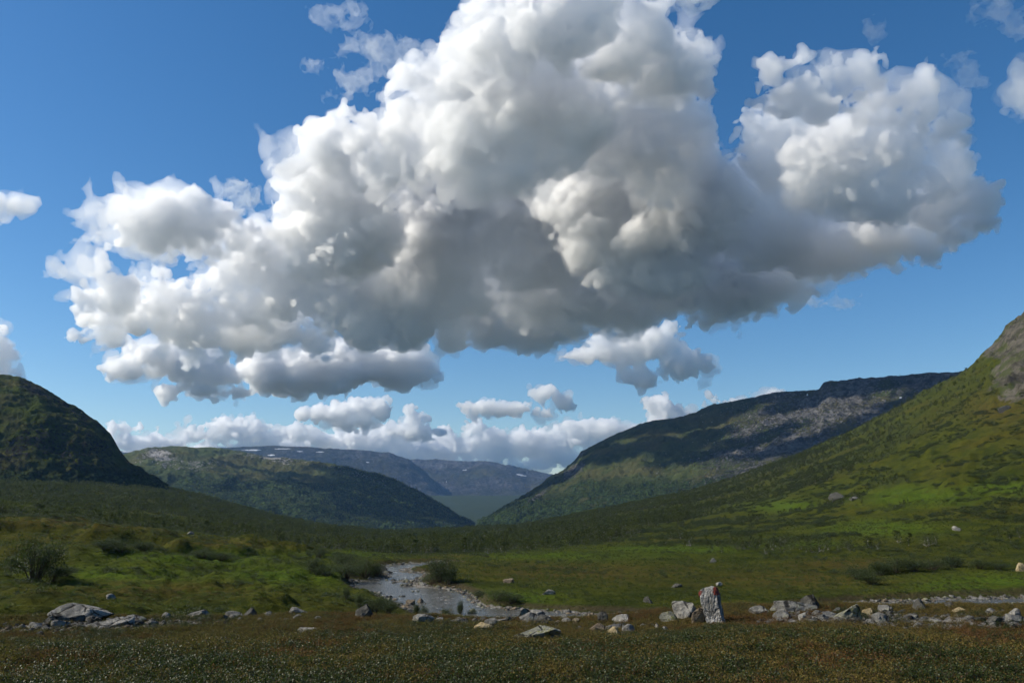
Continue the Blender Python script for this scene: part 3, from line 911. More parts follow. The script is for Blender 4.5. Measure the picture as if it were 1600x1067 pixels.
cloud('white cloud cut by the top edge, right of the big cloud', [(1060, 2, 30, 20), (1090, -4, 34, 22), (1075, 15, 20, 13)], 3600, 2.2, S, 41, 0.05, fr_steps=FS, fringe=2)
thin = dict(fr_only=True, fr_steps=((22, 9, 'r'), (11, 8, 'r'), (5, 4.5, 'r'), (3, 2, False)), fringe=-3.5, keep=60, cut=14, steep=0.9, fr_vox=1.0)
S3 = ((40, 2, False), (9, 1, False))
cloud('torn white wisp above the left arm of the big cloud', [(365, 296, 22, 15), (382, 310, 24, 17), (395, 320, 14, 10)], 4600, 1.4, S3, 43, 0.12, fr_dens=0.30, **thin)
cloud('ragged wisps left of the top of the big cloud', [(590, 76, 42, 24), (622, 92, 34, 30), (575, 108, 36, 20), (548, 130, 28, 18), (530, 150, 20, 14), (552, 76, 20, 12), (656, 72, 10, 16)], 4400, 1.4, S3, 47, 0.10, fr_dens=0.24, **thin)
cloud('torn wisp at the top edge of the sky, left of centre', [(502, 26, 22, 20), (535, 14, 30, 18), (550, 40, 26, 14), (504, 100, 26, 10)], 4300, 1.4, S3, 53, 0.10, fr_dens=0.2, **thin)
cloud('small faint wisp above the right lobe of the big cloud', [(1375, 58, 22, 14), (1362, 46, 16, 10)], 4300, 1.4, S3, 58, 0.08, fr_dens=0.18, **thin)
cloud('faint wisp between the right lobe and the cloud at the right edge', [(1520, 112, 26, 24), (1500, 100, 20, 16)], 4300, 1.4, S3, 57, 0.08, fr_dens=0.18, **thin)
cloud('faint veil of cloud in the top right corner', [(1574, 12, 50, 18), (1592, 34, 24, 22)], 4300, 1.4, S3, 59, 0.08, fr_dens=0.18, **thin)
cloud('tiny white puff just under the right end of the big cloud', [(1266, 470, 14, 7)], 6500, 1.1, S3, 61, 0.12, fr_dens=0.3, **thin)
cloud('faint tiny puff right of the one under the big cloud', [(1318, 468, 15, 8), (1308, 474, 10, 5)], 6500, 1.1, S3, 62, 0.12, fr_dens=0.25, **thin)
cloud('flat white cloud of two heaps over the middle of the valley', [(760, 636, 34, 15), (800, 640, 34, 12), (742, 643, 18, 9), (845, 644, 18, 8), (850, 614, 24, 13), (876, 622, 18, 9), (884, 632, 12, 7), (915, 608, 12, 7)], 14000, 1.3, S2, 67, 0.22, low, thick=0.5, fr_steps=FS, fringe=0.8)
cloud('upright white cumulus rising from the right ridge', [(1028, 632, 24, 17), (1045, 642, 24, 16), (1055, 654, 24, 14), (1035, 660, 26, 12)], 12500, 1.3, S2, 71, 0.24, low, thick=0.5, fr_steps=FS, fringe=0.8)
cloud('white cloud peeping over the crest of the right ridge', [(1112, 632, 14, 9), (1150, 628, 24, 7), (1200, 620, 30, 8), (1105, 622, 5, 8)], 13500, 1.3, S2, 73, 0.22, low, thick=0.5, fr_steps=FS, fringe=0.8)
cloud('wide white cumulus standing above the left of the horizon bank', [(488, 646, 28, 13), (525, 648, 42, 17), (548, 660, 44, 9), (572, 640, 34, 19), (598, 634, 16, 13)], 17000, 1.3, S2, 79, 0.24, low, thick=0.5, fr_steps=FS, fringe=0.8)
cloud('white cumulus with grey side at the middle of the horizon bank', [(652, 656, 26, 15), (640, 676, 36, 14), (672, 674, 22, 11)], 19000, 1.3, S2, 83, 0.24, low, thick=0.5, fr_steps=FS, fringe=0.8)
cloud('horizon cloud heap behind the slope of the left hill', [(185, 684, 26, 15), (222, 688, 34, 14), (262, 690, 34, 13), (230, 706, 52, 5)], 23000, 1.3, S2, 89, 0.24, bank, thick=0.36, fr_steps=FS, fringe=0.8)
cloud('horizon cloud heap above the pale rock crown of the ridge', [(300, 682, 30, 16), (340, 676, 30, 20), (378, 668, 32, 20), (412, 682, 34, 17), (350, 700, 60, 6), (440, 698, 37, 5)], 24000, 1.3, S2, 97, 0.24, bank, thick=0.36, fr_steps=FS, fringe=0.8)
cloud('horizon cloud heap above the long blue plateau', [(468, 682, 36, 17), (500, 692, 30, 14), (545, 694, 50, 22), (600, 690, 46, 26), (580, 716, 67, 8), (650, 706, 50, 22)], 25000, 1.3, S2, 101, 0.24, bank, thick=0.36, fr_steps=FS, fringe=0.8)
cloud('horizon cloud heap over the flat-topped fell', [(700, 698, 46, 24), (745, 684, 34, 22), (780, 700, 46, 24), (730, 724, 67, 8), (820, 694, 36, 22), (820, 726, 45, 8)], 26000, 1.3, S2, 103, 0.24, bank, thick=0.36, fr_steps=FS, fringe=0.8)
cloud('horizon cloud heap against the foot of the right ridge', [(860, 700, 44, 26), (905, 678, 46, 22), (948, 672, 44, 16), (990, 676, 40, 14), (900, 716, 52, 9), (980, 694, 37, 7)], 26500, 1.3, S2, 107, 0.24, bank, thick=0.36, fr_steps=FS, fringe=0.8)
# ------------------------------------------------------------------ plants
def leaf_material(name, ca, cb, rough=0.5, spec=0.4, trans=0.35, vary=6.0):
    t = NT(name)
    oi = t.n('ShaderNodeObjectInfo')
    geo = t.n('ShaderNodeNewGeometry')
    f = t.math('ADD', t.math('MULTIPLY', oi.outputs['Random'], 0.6), t.math('MULTIPLY', geo.outputs['Random Per Island'], 0.4))
    c = t.mix(f, ca, cb)
    p = t.n('ShaderNodeBsdfPrincipled')
    t.put(p.inputs['Base Color'], c); p.inputs['Roughness'].default_value = rough
    p.inputs['Specular IOR Level'].default_value = spec
    tr = t.n('ShaderNodeBsdfTranslucent'); t.put(tr.inputs['Color'], t.mix(0.5, c, (0.10, 0.15, 0.02)))
    mx = t.n('ShaderNodeMixShader'); mx.inputs[0].default_value = trans
    t.link(p.outputs[0], mx.inputs[1]); t.link(tr.outputs[0], mx.inputs[2]); t.link(mx.outputs[0], t.out.inputs['Surface'])
    return t.m


M_BIRCH = leaf_material('birch_leaves', (0.016, 0.025, 0.005), (0.088, 0.100, 0.017), 0.6, 0.2, 0.35)
M_WILLOW = leaf_material('willow_leaves', (0.018, 0.028, 0.008), (0.048, 0.064, 0.018), 0.55, 0.25, 0.3)
M_DWARF = leaf_material('dwarf_birch_leaves', (0.018, 0.028, 0.006), (0.050, 0.064, 0.012), 0.46, 0.26, 0.25)
M_HEATH = leaf_material('heath_shoots', (0.105, 0.066, 0.014), (0.180, 0.138, 0.030), 0.7, 0.2, 0.3)
M_RUST = leaf_material('rusty_heath_shoots', (0.095, 0.040, 0.012), (0.170, 0.084, 0.022), 0.7, 0.2, 0.3)
M_GRASS = leaf_material('grass_blades', (0.050, 0.066, 0.014), (0.095, 0.105, 0.026), 0.6, 0.25, 0.35)
tb = NT('pale_bark')
M_BARK = tb.bsdf(tb.mix(tb.ramp(tb.noise(7, 4, 0.6), 0.42, 0.6), (0.07, 0.06, 0.05), (0.36, 0.34, 0.31)), 0.85, 0.2)
tw = NT('dark_twigs')
M_TWIG = tw.bsdf((0.055, 0.038, 0.026), 0.85, 0.2)


def tube(V, F, pts, radii, seg=5):
    pts = [np.asarray(p, float) for p in pts]
    base = len(V)
    for i, (p, r) in enumerate(zip(pts, radii)):
        d = pts[min(i + 1, len(pts) - 1)] - pts[max(i - 1, 0)]; d = d / (np.linalg.norm(d) + 1e-9)
        a = np.cross(d, (0.3, 0.9, 0.2)); a /= np.linalg.norm(a); b = np.cross(d, a)
        for k in range(seg):
            w = 2 * math.pi * k / seg
            V.append(p + r * (math.cos(w) * a + math.sin(w) * b))
    for i in range(len(pts) - 1):
        for k in range(seg):
            q = base + i * seg
            F.append((q + k, q + (k + 1) % seg, q + seg + (k + 1) % seg, q + seg + k))
    F.append(tuple(base + (len(pts) - 1) * seg + k for k in range(seg)))


def leaf_quads(P, size, rng, flat=0.4, aspect=0.6):
    """one small pointed leaf (two bent triangles pairs) at each point"""
    n = len(P)
    nrm = rng.normal(size=(n, 3)); nrm[:, 2] = np.abs(nrm[:, 2]) + flat; nrm /= np.linalg.norm(nrm, axis=1)[:, None]
    t = np.cross(nrm, rng.normal(size=(n, 3))); t /= np.linalg.norm(t, axis=1)[:, None] + 1e-9
    b = np.cross(nrm, t)
    s = size * rng.uniform(0.65, 1.25, n)[:, None]
    V = np.stack([P - t * s * 0.5, P + b * s * aspect * 0.5 + nrm * s * 0.06, P + t * s * 0.5, P - b * s * aspect * 0.5 + nrm * s * 0.06], 1).reshape(-1, 3)
    F = np.arange(n * 4).reshape(-1, 4)
    return V, F


def make_birch(seed, h=5.0, leaves=1500, leaf=0.17, stems=2, width=0.42):
    """mountain birch: a few leaning pale stems, a loose uneven crown. Returns (stem mesh, crown mesh)"""
    rng = R3(seed)
    V, F = [], []; tips = []
    for s in range(stems):
        a = rng.uniform(0, 6.28); lean = rng.uniform(0.08, 0.30) * h
        p0 = np.array([0.10 * math.cos(a), 0.10 * math.sin(a), -0.25])
        pts = [p0]; n = 6; hh = h * rng.uniform(0.8, 0.96)
        for i in range(1, n + 1):
            f = i / n
            pts.append(p0 + np.array([math.cos(a) * lean * f ** 1.4, math.sin(a) * lean * f ** 1.4, hh * f]) + rng.normal(size=3) * 0.05 * h * f * np.array([1, 1, 0.2]))
        rad = [0.020 * h * (1 - 0.88 * i / n) for i in range(n + 1)]
        tube(V, F, pts, rad, 6)
        for i in range(2, n + 1):
            for q in range(rng.integers(2, 4)):
                w = rng.uniform(0, 6.28); L = h * width * rng.uniform(0.35, 0.8) * (1.15 - 0.7 * i / n)
                e = pts[i] + np.array([math.cos(w) * L, math.sin(w) * L, L * rng.uniform(0.2, 0.8)])
                m = (pts[i] + e) / 2 + np.array([0, 0, 0.1 * L])
                tube(V, F, [pts[i], m, e], [rad[i] * 0.55, rad[i] * 0.3, 0.004 * h], 4)
                tips += [(e, L), (m, L * 0.7)]
        tips.append((pts[-1], h * 0.14))
    V = np.array(V)
    P = []
    per = max(1, leaves // len(tips))
    for e, L in tips:
        k = int(per * rng.uniform(0.5, 1.5))
        d = rng.normal(size=(k, 3)); d /= np.linalg.norm(d, axis=1)[:, None]
        P.append(e + d * (rng.random(k) ** 0.5)[:, None] * np.array([1, 1, 0.7]) * (0.34 * L + 0.06 * h))
    P = np.concatenate(P); P = P[P[:, 2] > 0.12 * h]
    LV, LF = leaf_quads(P, leaf, rng)
    return (V, F), (LV, LF)


def make_bush(seed, h=1.0, w=1.2, leaves=700, leaf=0.09, stems=9):
    rng = R3(seed); V, F = [], []; P = []
    for s in range(stems):
        a = rng.uniform(0, 6.28); r = w * 0.5 * math.sqrt(rng.random()); hh = h * rng.uniform(0.6, 1.05) * (1 - 0.45 * (2 * r / w) ** 2)
        e = np.array([math.cos(a) * r, math.sin(a) * r, hh]); m = e * np.array([0.45, 0.45, 0.55])
        tube(V, F, [np.array([0.06 * math.cos(a), 0.06 * math.sin(a), -0.1]), m, e], [0.016 * h, 0.011 * h, 0.004 * h], 4)
        k = int(leaves / stems); f = rng.random(k) ** 0.6
        P.append(m + (e - m) * f[:, None] + rng.normal(size=(k, 3)) * np.array([0.13 * w, 0.13 * w, 0.12 * h]) * 0.9)
    P = np.concatenate(P); P = P[P[:, 2] > 0.03 * h]
    return (np.array(V), F), leaf_quads(P, leaf, rng)


def proto_mesh(name, parts):
    """joins (verts, faces, material) parts into one mesh datablock that is not in the scene by itself"""
    vs, fs, mi, k = [], [], [], 0
    me = bpy.data.meshes.new(name)
    for i, (V, F, m) in enumerate(parts):
        vs.append(np.asarray(V)); me.materials.append(m)
        for f in (F.tolist() if isinstance(F, np.ndarray) else F):
            fs.append(tuple(int(q) + k for q in f)); mi.append(i)
        k += len(V)
    me.from_pydata(np.concatenate(vs).tolist(), [], fs)
    me.polygons.foreach_set('material_index', np.array(mi, dtype=np.int32))
    me.update()
    return me


def scatter(name, label, P, scale, protos, seed, kind='stuff', tilt=0.0):
    """one object whose points each carry one of the prototype meshes (uncountable growth)"""
    rng = R3(seed); n = len(P)
    me = bpy.data.meshes.new(name)
    me.vertices.add(n); me.vertices.foreach_set('co', np.asarray(P, dtype=np.float32).ravel())
    for nm, v in (('sc', scale), ('rz', rng.uniform(0, 6.283, n)), ('tx', rng.normal(size=n) * tilt), ('ty', rng.normal(size=n) * tilt), ('vi', rng.integers(0, len(protos), n))):
        a = me.attributes.new(nm, 'FLOAT', 'POINT'); a.data.foreach_set('value', np.asarray(v, dtype=np.float32))
    o = bpy.data.objects.new(name, me); COL.objects.link(o)
    c = bpy.data.collections.new(name + '_kinds')
    for k, pm in enumerate(protos):
        c.objects.link(bpy.data.objects.new(f'{name}_kind.{k:03d}', pm))
    ng = bpy.data.node_groups.new(name, 'GeometryNodeTree')
    ng.interface.new_socket('Geometry', in_out='INPUT', socket_type='NodeSocketGeometry')
    ng.interface.new_socket('Geometry', in_out='OUTPUT', socket_type='NodeSocketGeometry')
    nd, lk = ng.nodes, ng.links
    gi, go = nd.new('NodeGroupInput'), nd.new('NodeGroupOutput')
    ci = nd.new('GeometryNodeCollectionInfo'); ci.inputs['Collection'].default_value = c
    ci.inputs['Separate Children'].default_value = True; ci.inputs['Reset Children'].default_value = True
    ip = nd.new('GeometryNodeInstanceOnPoints'); ip.inputs['Pick Instance'].default_value = True

    def at(nm):
        q = nd.new('GeometryNodeInputNamedAttribute'); q.data_type = 'FLOAT'; q.inputs[0].default_value = nm
        return [s for s in q.outputs if s.enabled and s.name == 'Attribute'][0]
    cx = nd.new('ShaderNodeCombineXYZ')
    for k, nm in enumerate(('tx', 'ty', 'rz')): lk.new(at(nm), cx.inputs[k])
    cs = nd.new('ShaderNodeCombineXYZ')
    for k in range(3): lk.new(at('sc'), cs.inputs[k])
    rot = nd.new('FunctionNodeEulerToRotation'); lk.new(cx.outputs[0], rot.inputs[0])
    lk.new(gi.outputs[0], ip.inputs['Points']); lk.new(ci.outputs[0], ip.inputs['Instance'])
    lk.new(at('vi'), ip.inputs['Instance Index']); lk.new(rot.outputs[0], ip.inputs['Rotation']); lk.new(cs.outputs[0], ip.inputs['Scale'])
    lk.new(ip.outputs[0], go.inputs[0])
    md = o.modifiers.new('scatter', 'NODES'); md.node_group = ng
    tag(o, label, kind=kind)
    return o


def rand_area(n, r0, r1, px0, px1, seed):
    """points spread evenly over the ground between two distances and two photo columns"""
    rng = R3(seed)
    a0, a1 = azim(px0), azim(px1)
    r = np.sqrt(rng.uniform(r0 * r0, r1 * r1, n)); a = rng.uniform(a0, a1, n)
    return r * np.sin(a), r * np.cos(a), rng


# ------------------------------------------------------------------ stones
def rock_material(name, a, b, lichen=(0.26, 0.27, 0.16), lich=0.25, scale=1.0, cracks=True):
    t = NT(name)
    n = t.noise(5 * scale, 7, 0.7); m = t.noise(1.4 * scale, 4, 0.6); f = t.noise(38 * scale, 4, 0.7)
    c = t.mix(t.ramp(n, 0.36, 0.64), a, b)
    c = t.mix(t.ramp(f, 0.54, 0.68, 0, 0.8), c, tuple(v * 0.3 for v in a))
    c = t.mix(t.ramp(t.noise(9 * scale, 5, 0.7), 0.60 - 0.1 * lich, 0.70 - 0.1 * lich, 0, min(1, lich * 2)), c, lichen)
    ck = t.voro(2.6 * scale, 'DISTANCE_TO_EDGE')
    crack = t.ramp(t.math('ADD', ck, t.math('MULTIPLY', t.math('SUBTRACT', n, 0.5), 0.16)), 0.0, 0.035)
    if cracks: c = t.mix(crack, tuple(v * 0.25 for v in a), c)
    h = t.math('ADD', t.math('ADD', t.math('MULTIPLY', n, 1.0), t.math('MULTIPLY', f, 0.3)), t.math('MULTIPLY', crack, 0.5))
    nb = t.bump(h, 1.0, 0.07 / scale)
    return t.bsdf(c, 0.9, 0.2, nb)


M_GREY = rock_material('grey_stone', (0.100, 0.096, 0.085), (0.24, 0.23, 0.205), lich=0.35)
M_PALE = rock_material('pale_stone', (0.15, 0.142, 0.122), (0.34, 0.32, 0.28), lich=0.2)
M_DARK = rock_material('dark_stone', (0.040, 0.038, 0.032), (0.11, 0.105, 0.09), lich=0.2)
M_MOSSY = rock_material('mossy_stone', (0.11, 0.11, 0.085), (0.27, 0.26, 0.20), lichen=(0.17, 0.17, 0.06), lich=0.9)
M_BROWN = rock_material('brown_stone', (0.10, 0.075, 0.05), (0.24, 0.19, 0.13), lich=0.3)
M_YELLOW = rock_material('yellowish_stone', (0.24, 0.18, 0.09), (0.42, 0.34, 0.20), lich=0.2)
MATS = {'grey': M_GREY, 'pale': M_PALE, 'dark': M_DARK, 'mossy': M_MOSSY, 'brown': M_BROWN, 'yellow': M_YELLOW}


def stone_mesh(name, sx, sy, sz, seed, cuts=9, sub=3, rough=0.11, ledge=0.0):
    """a broken stone: a ball cut by random planes, then roughened. Unit radii sx, sy, sz"""
    rng = R3(seed)
    bm = bmesh.new(); bmesh.ops.create_icosphere(bm, subdivisions=sub, radius=1.0)
    V = np.array([v.co[:] for v in bm.verts])
    for k in range(cuts):
        n = rng.normal(size=3); n /= np.linalg.norm(n); d = rng.uniform(0.42, 0.82)
        s = V @ n - d
        V = V - np.where(s > 0, s, 0)[:, None] * n * 0.97
    q = V * 2.1 + seed
    V = V * (1 + rough * (perlin2(q[:, 0] + q[:, 2], q[:, 1] - 0.7 * q[:, 2], seed) + 0.5 * perlin2(2.3 * q[:, 0] - q[:, 2], 2.3 * q[:, 1] + q[:, 2], seed + 1)))[:, None]
    if ledge:
        V[:, 2] += ledge * np.abs(np.sin(V[:, 2] * 7 + V[:, 0] * 1.5)) * 0.3
    V *= np.array([sx, sy, sz])
    for v, c in zip(bm.verts, V): v.co = c
    me = bpy.data.meshes.new(name); bm.to_mesh(me); bm.free()
    return me


STONES = []


def place_stone(label, x0, x1, y0, y1, kind, cat='stone', name='stone', depth=0.8, sink=0.28, tilt=0.0, seed=None, r0=5.0, rot=0.0, cuts=15, sub=3, group=None, rmax=15.2, ledge=0.0):
    """a stone whose outline in the photograph is x0..x1, y0..y1 (its foot at y1), resting in the ground there"""
    px = (x0 + x1) / 2
    p = hit(px, y1, r0, rmax)
    r = math.hypot(p[0], p[1])
    w = (x1 - x0) / FPX * r; h = (y1 - y0) / FPX * r * 1.02
    tot = h / (1 - sink)
    me = stone_mesh(name, w * 0.56, w * 0.5 * depth, tot * 0.56, seed or int(x0 * 7 + y0), cuts, sub, ledge=ledge)
    me.materials.append(MATS[kind])
    o = bpy.data.objects.new(name, me); COL.objects.link(o)
    a = azim(px)
    dy = w * 0.5 * depth * 0.7
    o.location = (p[0] + math.sin(a) * dy, p[1] + math.cos(a) * dy, p[2] + h - tot * 0.56)
    o.rotation_euler = (0, tilt, -a + rot)
    if r < 16: STONES.append((o.location.x, o.location.y, w * 0.5))
    tag(o, label, cat, group)
    return o


G1 = 'stones of the bare strip on the left'; G2 = 'stones along the edge of the knoll'; G3 = 'stones of the bare strip on the right'
for q in [
    # label, x0, x1, y0, y1, kind, extras
    ('broad pale slab rock, highest of the stones at the far left', 90, 163, 947, 970, 'pale', dict(cuts=12, sub=4, depth=0.7, name='boulder')),
    ('dark block standing in for the shade under the broad pale slab', 110, 135, 959, 971, 'dark', dict(depth=0.5)),  # dark block imitates the shadow beneath the slab's overhang
    ('dark stone left of the broad pale slab', 70, 90, 965, 975, 'dark', {}),
    ('low pale stone in front of the broad pale slab', 80, 105, 967, 979, 'grey', {}),
    ('flat pale stone at the left end of the bare strip', 45, 68, 973, 981, 'pale', dict(sink=0.4)),
    ('long flat slab right of the broad pale slab', 140, 216, 968, 980, 'pale', dict(sink=0.45, cuts=14, sub=4)),
    ('flat grey stone lying behind the long flat slab', 178, 226, 964, 972, 'grey', dict(sink=0.45)),
    ('small pale stone behind the right end of the long flat slab', 254, 268, 956, 965, 'pale', {}),
    ('dark-sided stone on the knoll edge above the bare strip', 294, 324, 952, 965, 'grey', dict(cuts=12)),
    ('small grey stone right of the long flat slab', 232, 248, 968, 976, 'grey', {}),
    ('low grey ledge stone, left of the row on the knoll edge', 352, 380, 955, 964, 'grey', dict(sink=0.4)),
    ('dark ledge stone, right of the row on the knoll edge', 376, 405, 951, 963, 'dark', dict(sink=0.35)),
    ('small orange stone lying in the heath', 341, 351, 998, 1005, 'yellow', dict(group=G1)),
    ('small grey stone beside the orange stone in the heath', 318, 331, 999, 1007, 'grey', dict(group=G1)),
    ('little pale stone left of the orange stone in the heath', 262, 271, 1003, 1009, 'pale', dict(group=G1)),
    ('small stone on the knoll edge right of the ledge row', 412, 426, 951, 958, 'grey', dict(group=G2)),
    ('flat ledge stone on the knoll edge left of the dark boulder', 448, 488, 946, 956, 'grey', dict(sink=0.45)),
    ('dark boulder with a lit top standing alone on the knoll edge', 556, 585, 945, 967, 'dark', dict(cuts=11, sub=4, name='boulder', depth=0.9, tilt=0.25)),
    ('flat pale stone right of the dark boulder', 640, 676, 961, 971, 'pale', dict(sink=0.4, cuts=12)),
    ('small grey stone beside the flat pale stone', 677, 693, 963, 971, 'grey', dict(group=G2)),
    ('low flat stone before the river mouth', 700, 733, 965, 973, 'grey', dict(sink=0.45)),
    ('yellowish flat stone in front of the river', 741, 771, 973, 983, 'yellow', dict(sink=0.4)),
    ('small flat stone in a heath patch below the dark boulder', 465, 497, 978, 987, 'pale', dict(sink=0.45)),
    ('left stone of the pile in front of the river end', 758, 778, 966, 977, 'grey', dict(group=G2)),
    ('middle stone of the pile in front of the river end', 776, 796, 963, 975, 'grey', dict(group=G2)),
    ('lichen-grown stone of the pile left of the mossy boulder', 806, 830, 952, 966, 'mossy', {}),
    ('top pale stone of the pile behind the mossy boulder', 826, 852, 948, 960, 'pale', {}),
    ('front stone of the pile behind the mossy boulder', 812, 840, 958, 971, 'grey', {}),
    ('dark banded slab behind the mossy boulder', 837, 872, 961, 972, 'dark', dict(sink=0.4)),
    ('big mossy boulder lying low in the heath', 806, 872, 975, 1001, 'mossy', dict(cuts=7, sub=4, name='boulder', depth=0.75, sink=0.35)),
    ('small stone on the knoll edge above the dark banded slab', 873, 887, 947, 956, 'grey', dict(group=G2)),
    ('small pale stone right of the dark banded slab', 877, 893, 963, 972, 'pale', dict(group=G2)),
    ('small brown stone right of the dark banded slab', 891, 908, 965, 973, 'brown', dict(group=G2)),
    ('dark pointed stone in the middle of the knoll', 934, 952, 957, 972, 'dark', dict(cuts=7, tilt=-0.3)),
    ('flat pale stone right of the dark pointed stone', 958, 990, 961, 971, 'pale', dict(sink=0.35)),
    ('dark brown stone below the dark pointed stone', 923, 948, 975, 987, 'brown', {}),
    ('long low stone behind the yellow pointed one', 946, 978, 974, 982, 'grey', dict(sink=0.45)),
    ('low grey stone right of the yellow pointed one', 972, 996, 975, 987, 'grey', dict(sink=0.4)),
    ('yellow pointed stone in the heath', 949, 971, 981, 995, 'yellow', dict(cuts=8)),
    ('tiny white stone beside the yellow pointed one', 970, 977, 987, 993, 'pale', dict(group=G2)),
    ('small pale stone left of the mossy-footed slab', 1020, 1032, 974, 982, 'pale', dict(group=G2)),
    ('small round stone below the mossy-footed slab', 1034, 1044, 977, 985, 'grey', dict(group=G2)),
    ('big pale slab leaning behind the marker stone', 1045, 1100, 941, 966, 'pale', dict(cuts=13, sub=4, name='boulder', depth=0.8, sink=0.2)),
    ('lichen-yellow stone at the left foot of the big pale slab', 1033, 1064, 956, 970, 'mossy', dict(sink=0.3)),
    ('brown block standing in for the shaded cavity beside the marker stone', 1081, 1106, 951, 973, 'brown', dict(cuts=6, sink=0.2, depth=0.7)),  # solid brown block put in place of a cavity dark with shadow
    ('flat ledge at the knoll edge right of the marker stone', 1170, 1204, 948, 959, 'grey', dict(sink=0.45)),
    ('long sloping slab right of the marker stone', 1198, 1270, 936, 956, 'grey', dict(cuts=12, sub=4, name='boulder', depth=0.6, sink=0.35, tilt=-0.16)),
    ('black-topped stone at the high end of the long sloping slab', 1254, 1280, 933, 951, 'dark', dict(cuts=9)),
    ('flat stone in front of the long sloping slab', 1206, 1242, 953, 966, 'grey', dict(sink=0.4)),
    ('small rounded pale stone below the long sloping slab', 1246, 1261, 956, 969, 'pale', {}),
    ('low flat stone left of the lichen-covered stones', 1281, 1313, 956, 966, 'grey', dict(sink=0.45)),
    ('large lichen-covered stone of the right strip', 1308, 1352, 945, 969, 'mossy', dict(cuts=8, sub=4, name='boulder')),
    ('yellowish stone beside the large lichen-covered one', 1350, 1367, 949, 961, 'yellow', {}),
    ('grey stone behind the yellowish one on the right strip', 1369, 1392, 946, 957, 'grey', dict(group=G3)),
    ('sharp grey stone in front of the right strip', 1364, 1386, 960, 974, 'grey', dict(cuts=6)),
    ('dark pointed stone against the right river strip', 1429, 1448, 939, 953, 'dark', dict(cuts=7)),
    ('rounded grey stone below the dark pointed one at right', 1419, 1437, 958, 967, 'grey', dict(group=G3)),
    ('flat stone in the gravel of the right strip', 1449, 1472, 965, 973, 'grey', dict(sink=0.4, group=G3)),
    ('small dark stone by the right river strip', 1476, 1490, 940, 948, 'dark', dict(group=G3)),
    ('flat dark slab above the gravel near the right edge', 1541, 1564, 951, 959, 'grey', dict(sink=0.4)),
    ('low dark stone in the gravel near the right edge', 1543, 1567, 961, 974, 'dark', {}),
    ('pale stone at the right edge, upper one', 1577, 1594, 952, 962, 'pale', {}),
    ('grey stone at the right edge, lower one', 1568, 1604, 961, 973, 'grey', dict(sink=0.35)),
    ('orange tinted flat stone in the right gravel', 1488, 1512, 948, 957, 'yellow', dict(sink=0.4)),
]:
    place_stone(q[0], *q[1:6], **q[6])
# stones out in the valley
for q in [
    ('pale boulder at the front of the right meadow row', 1108, 1119, 871, 879, 'grey', dict(r0=60, rmax=400)),
    ('dark peaty hump on the meadow left of the marker stone', 1006, 1022, 931, 942, 'dark', dict(r0=40, rmax=400, sink=0.4)),
    ('low dark stone on the meadow above the big pale slab', 1048, 1066, 911, 918, 'dark', dict(r0=40, rmax=400, sink=0.4)),
    ('small pale stone on the meadow right above the marker stone', 1119, 1130, 910, 916, 'pale', dict(r0=40, rmax=400)),
    ('flat pale stone on the meadow in the middle', 845, 870, 922, 929, 'pale', dict(r0=40, rmax=400, sink=0.4, depth=0.3)),
    ('dark mound on the meadow beyond the near river bank', 784, 808, 903, 911, 'brown', dict(r0=60, rmax=400, sink=0.45)),
    ('white boulder alone high on the right meadow slope', 1488, 1499, 822, 830, 'pale', dict(r0=60, rmax=900)),
    ('dark brown boulder on the right slope, largest above the meadow row', 1297, 1321, 769, 781, 'dark', dict(r0=60, rmax=1000, cuts=10, sink=0.4)),
    ('grey boulder right of the dark brown boulder on the slope', 1325, 1344, 774, 782, 'grey', dict(r0=60, rmax=1000)),
    ('orange-brown block at the right edge behind the bright meadow', 1588, 1601, 882, 893, 'yellow', dict(r0=60, rmax=400, cuts=6)),
    ('pale flat stone in the left meadow below the tall willow', 165, 182, 929, 936, 'pale', dict(r0=40, rmax=400, sink=0.4)),
    ('dark slab boulder below the crag on the right slope', 1560, 1580, 632, 643, 'dark', dict(r0=60, rmax=1000)),
    ('grey boulder at the left wood edge on the terrace', 290, 304, 830, 836, 'grey', dict(r0=60, rmax=900)),
]:
    place_stone(q[0], *q[1:6], **q[6])

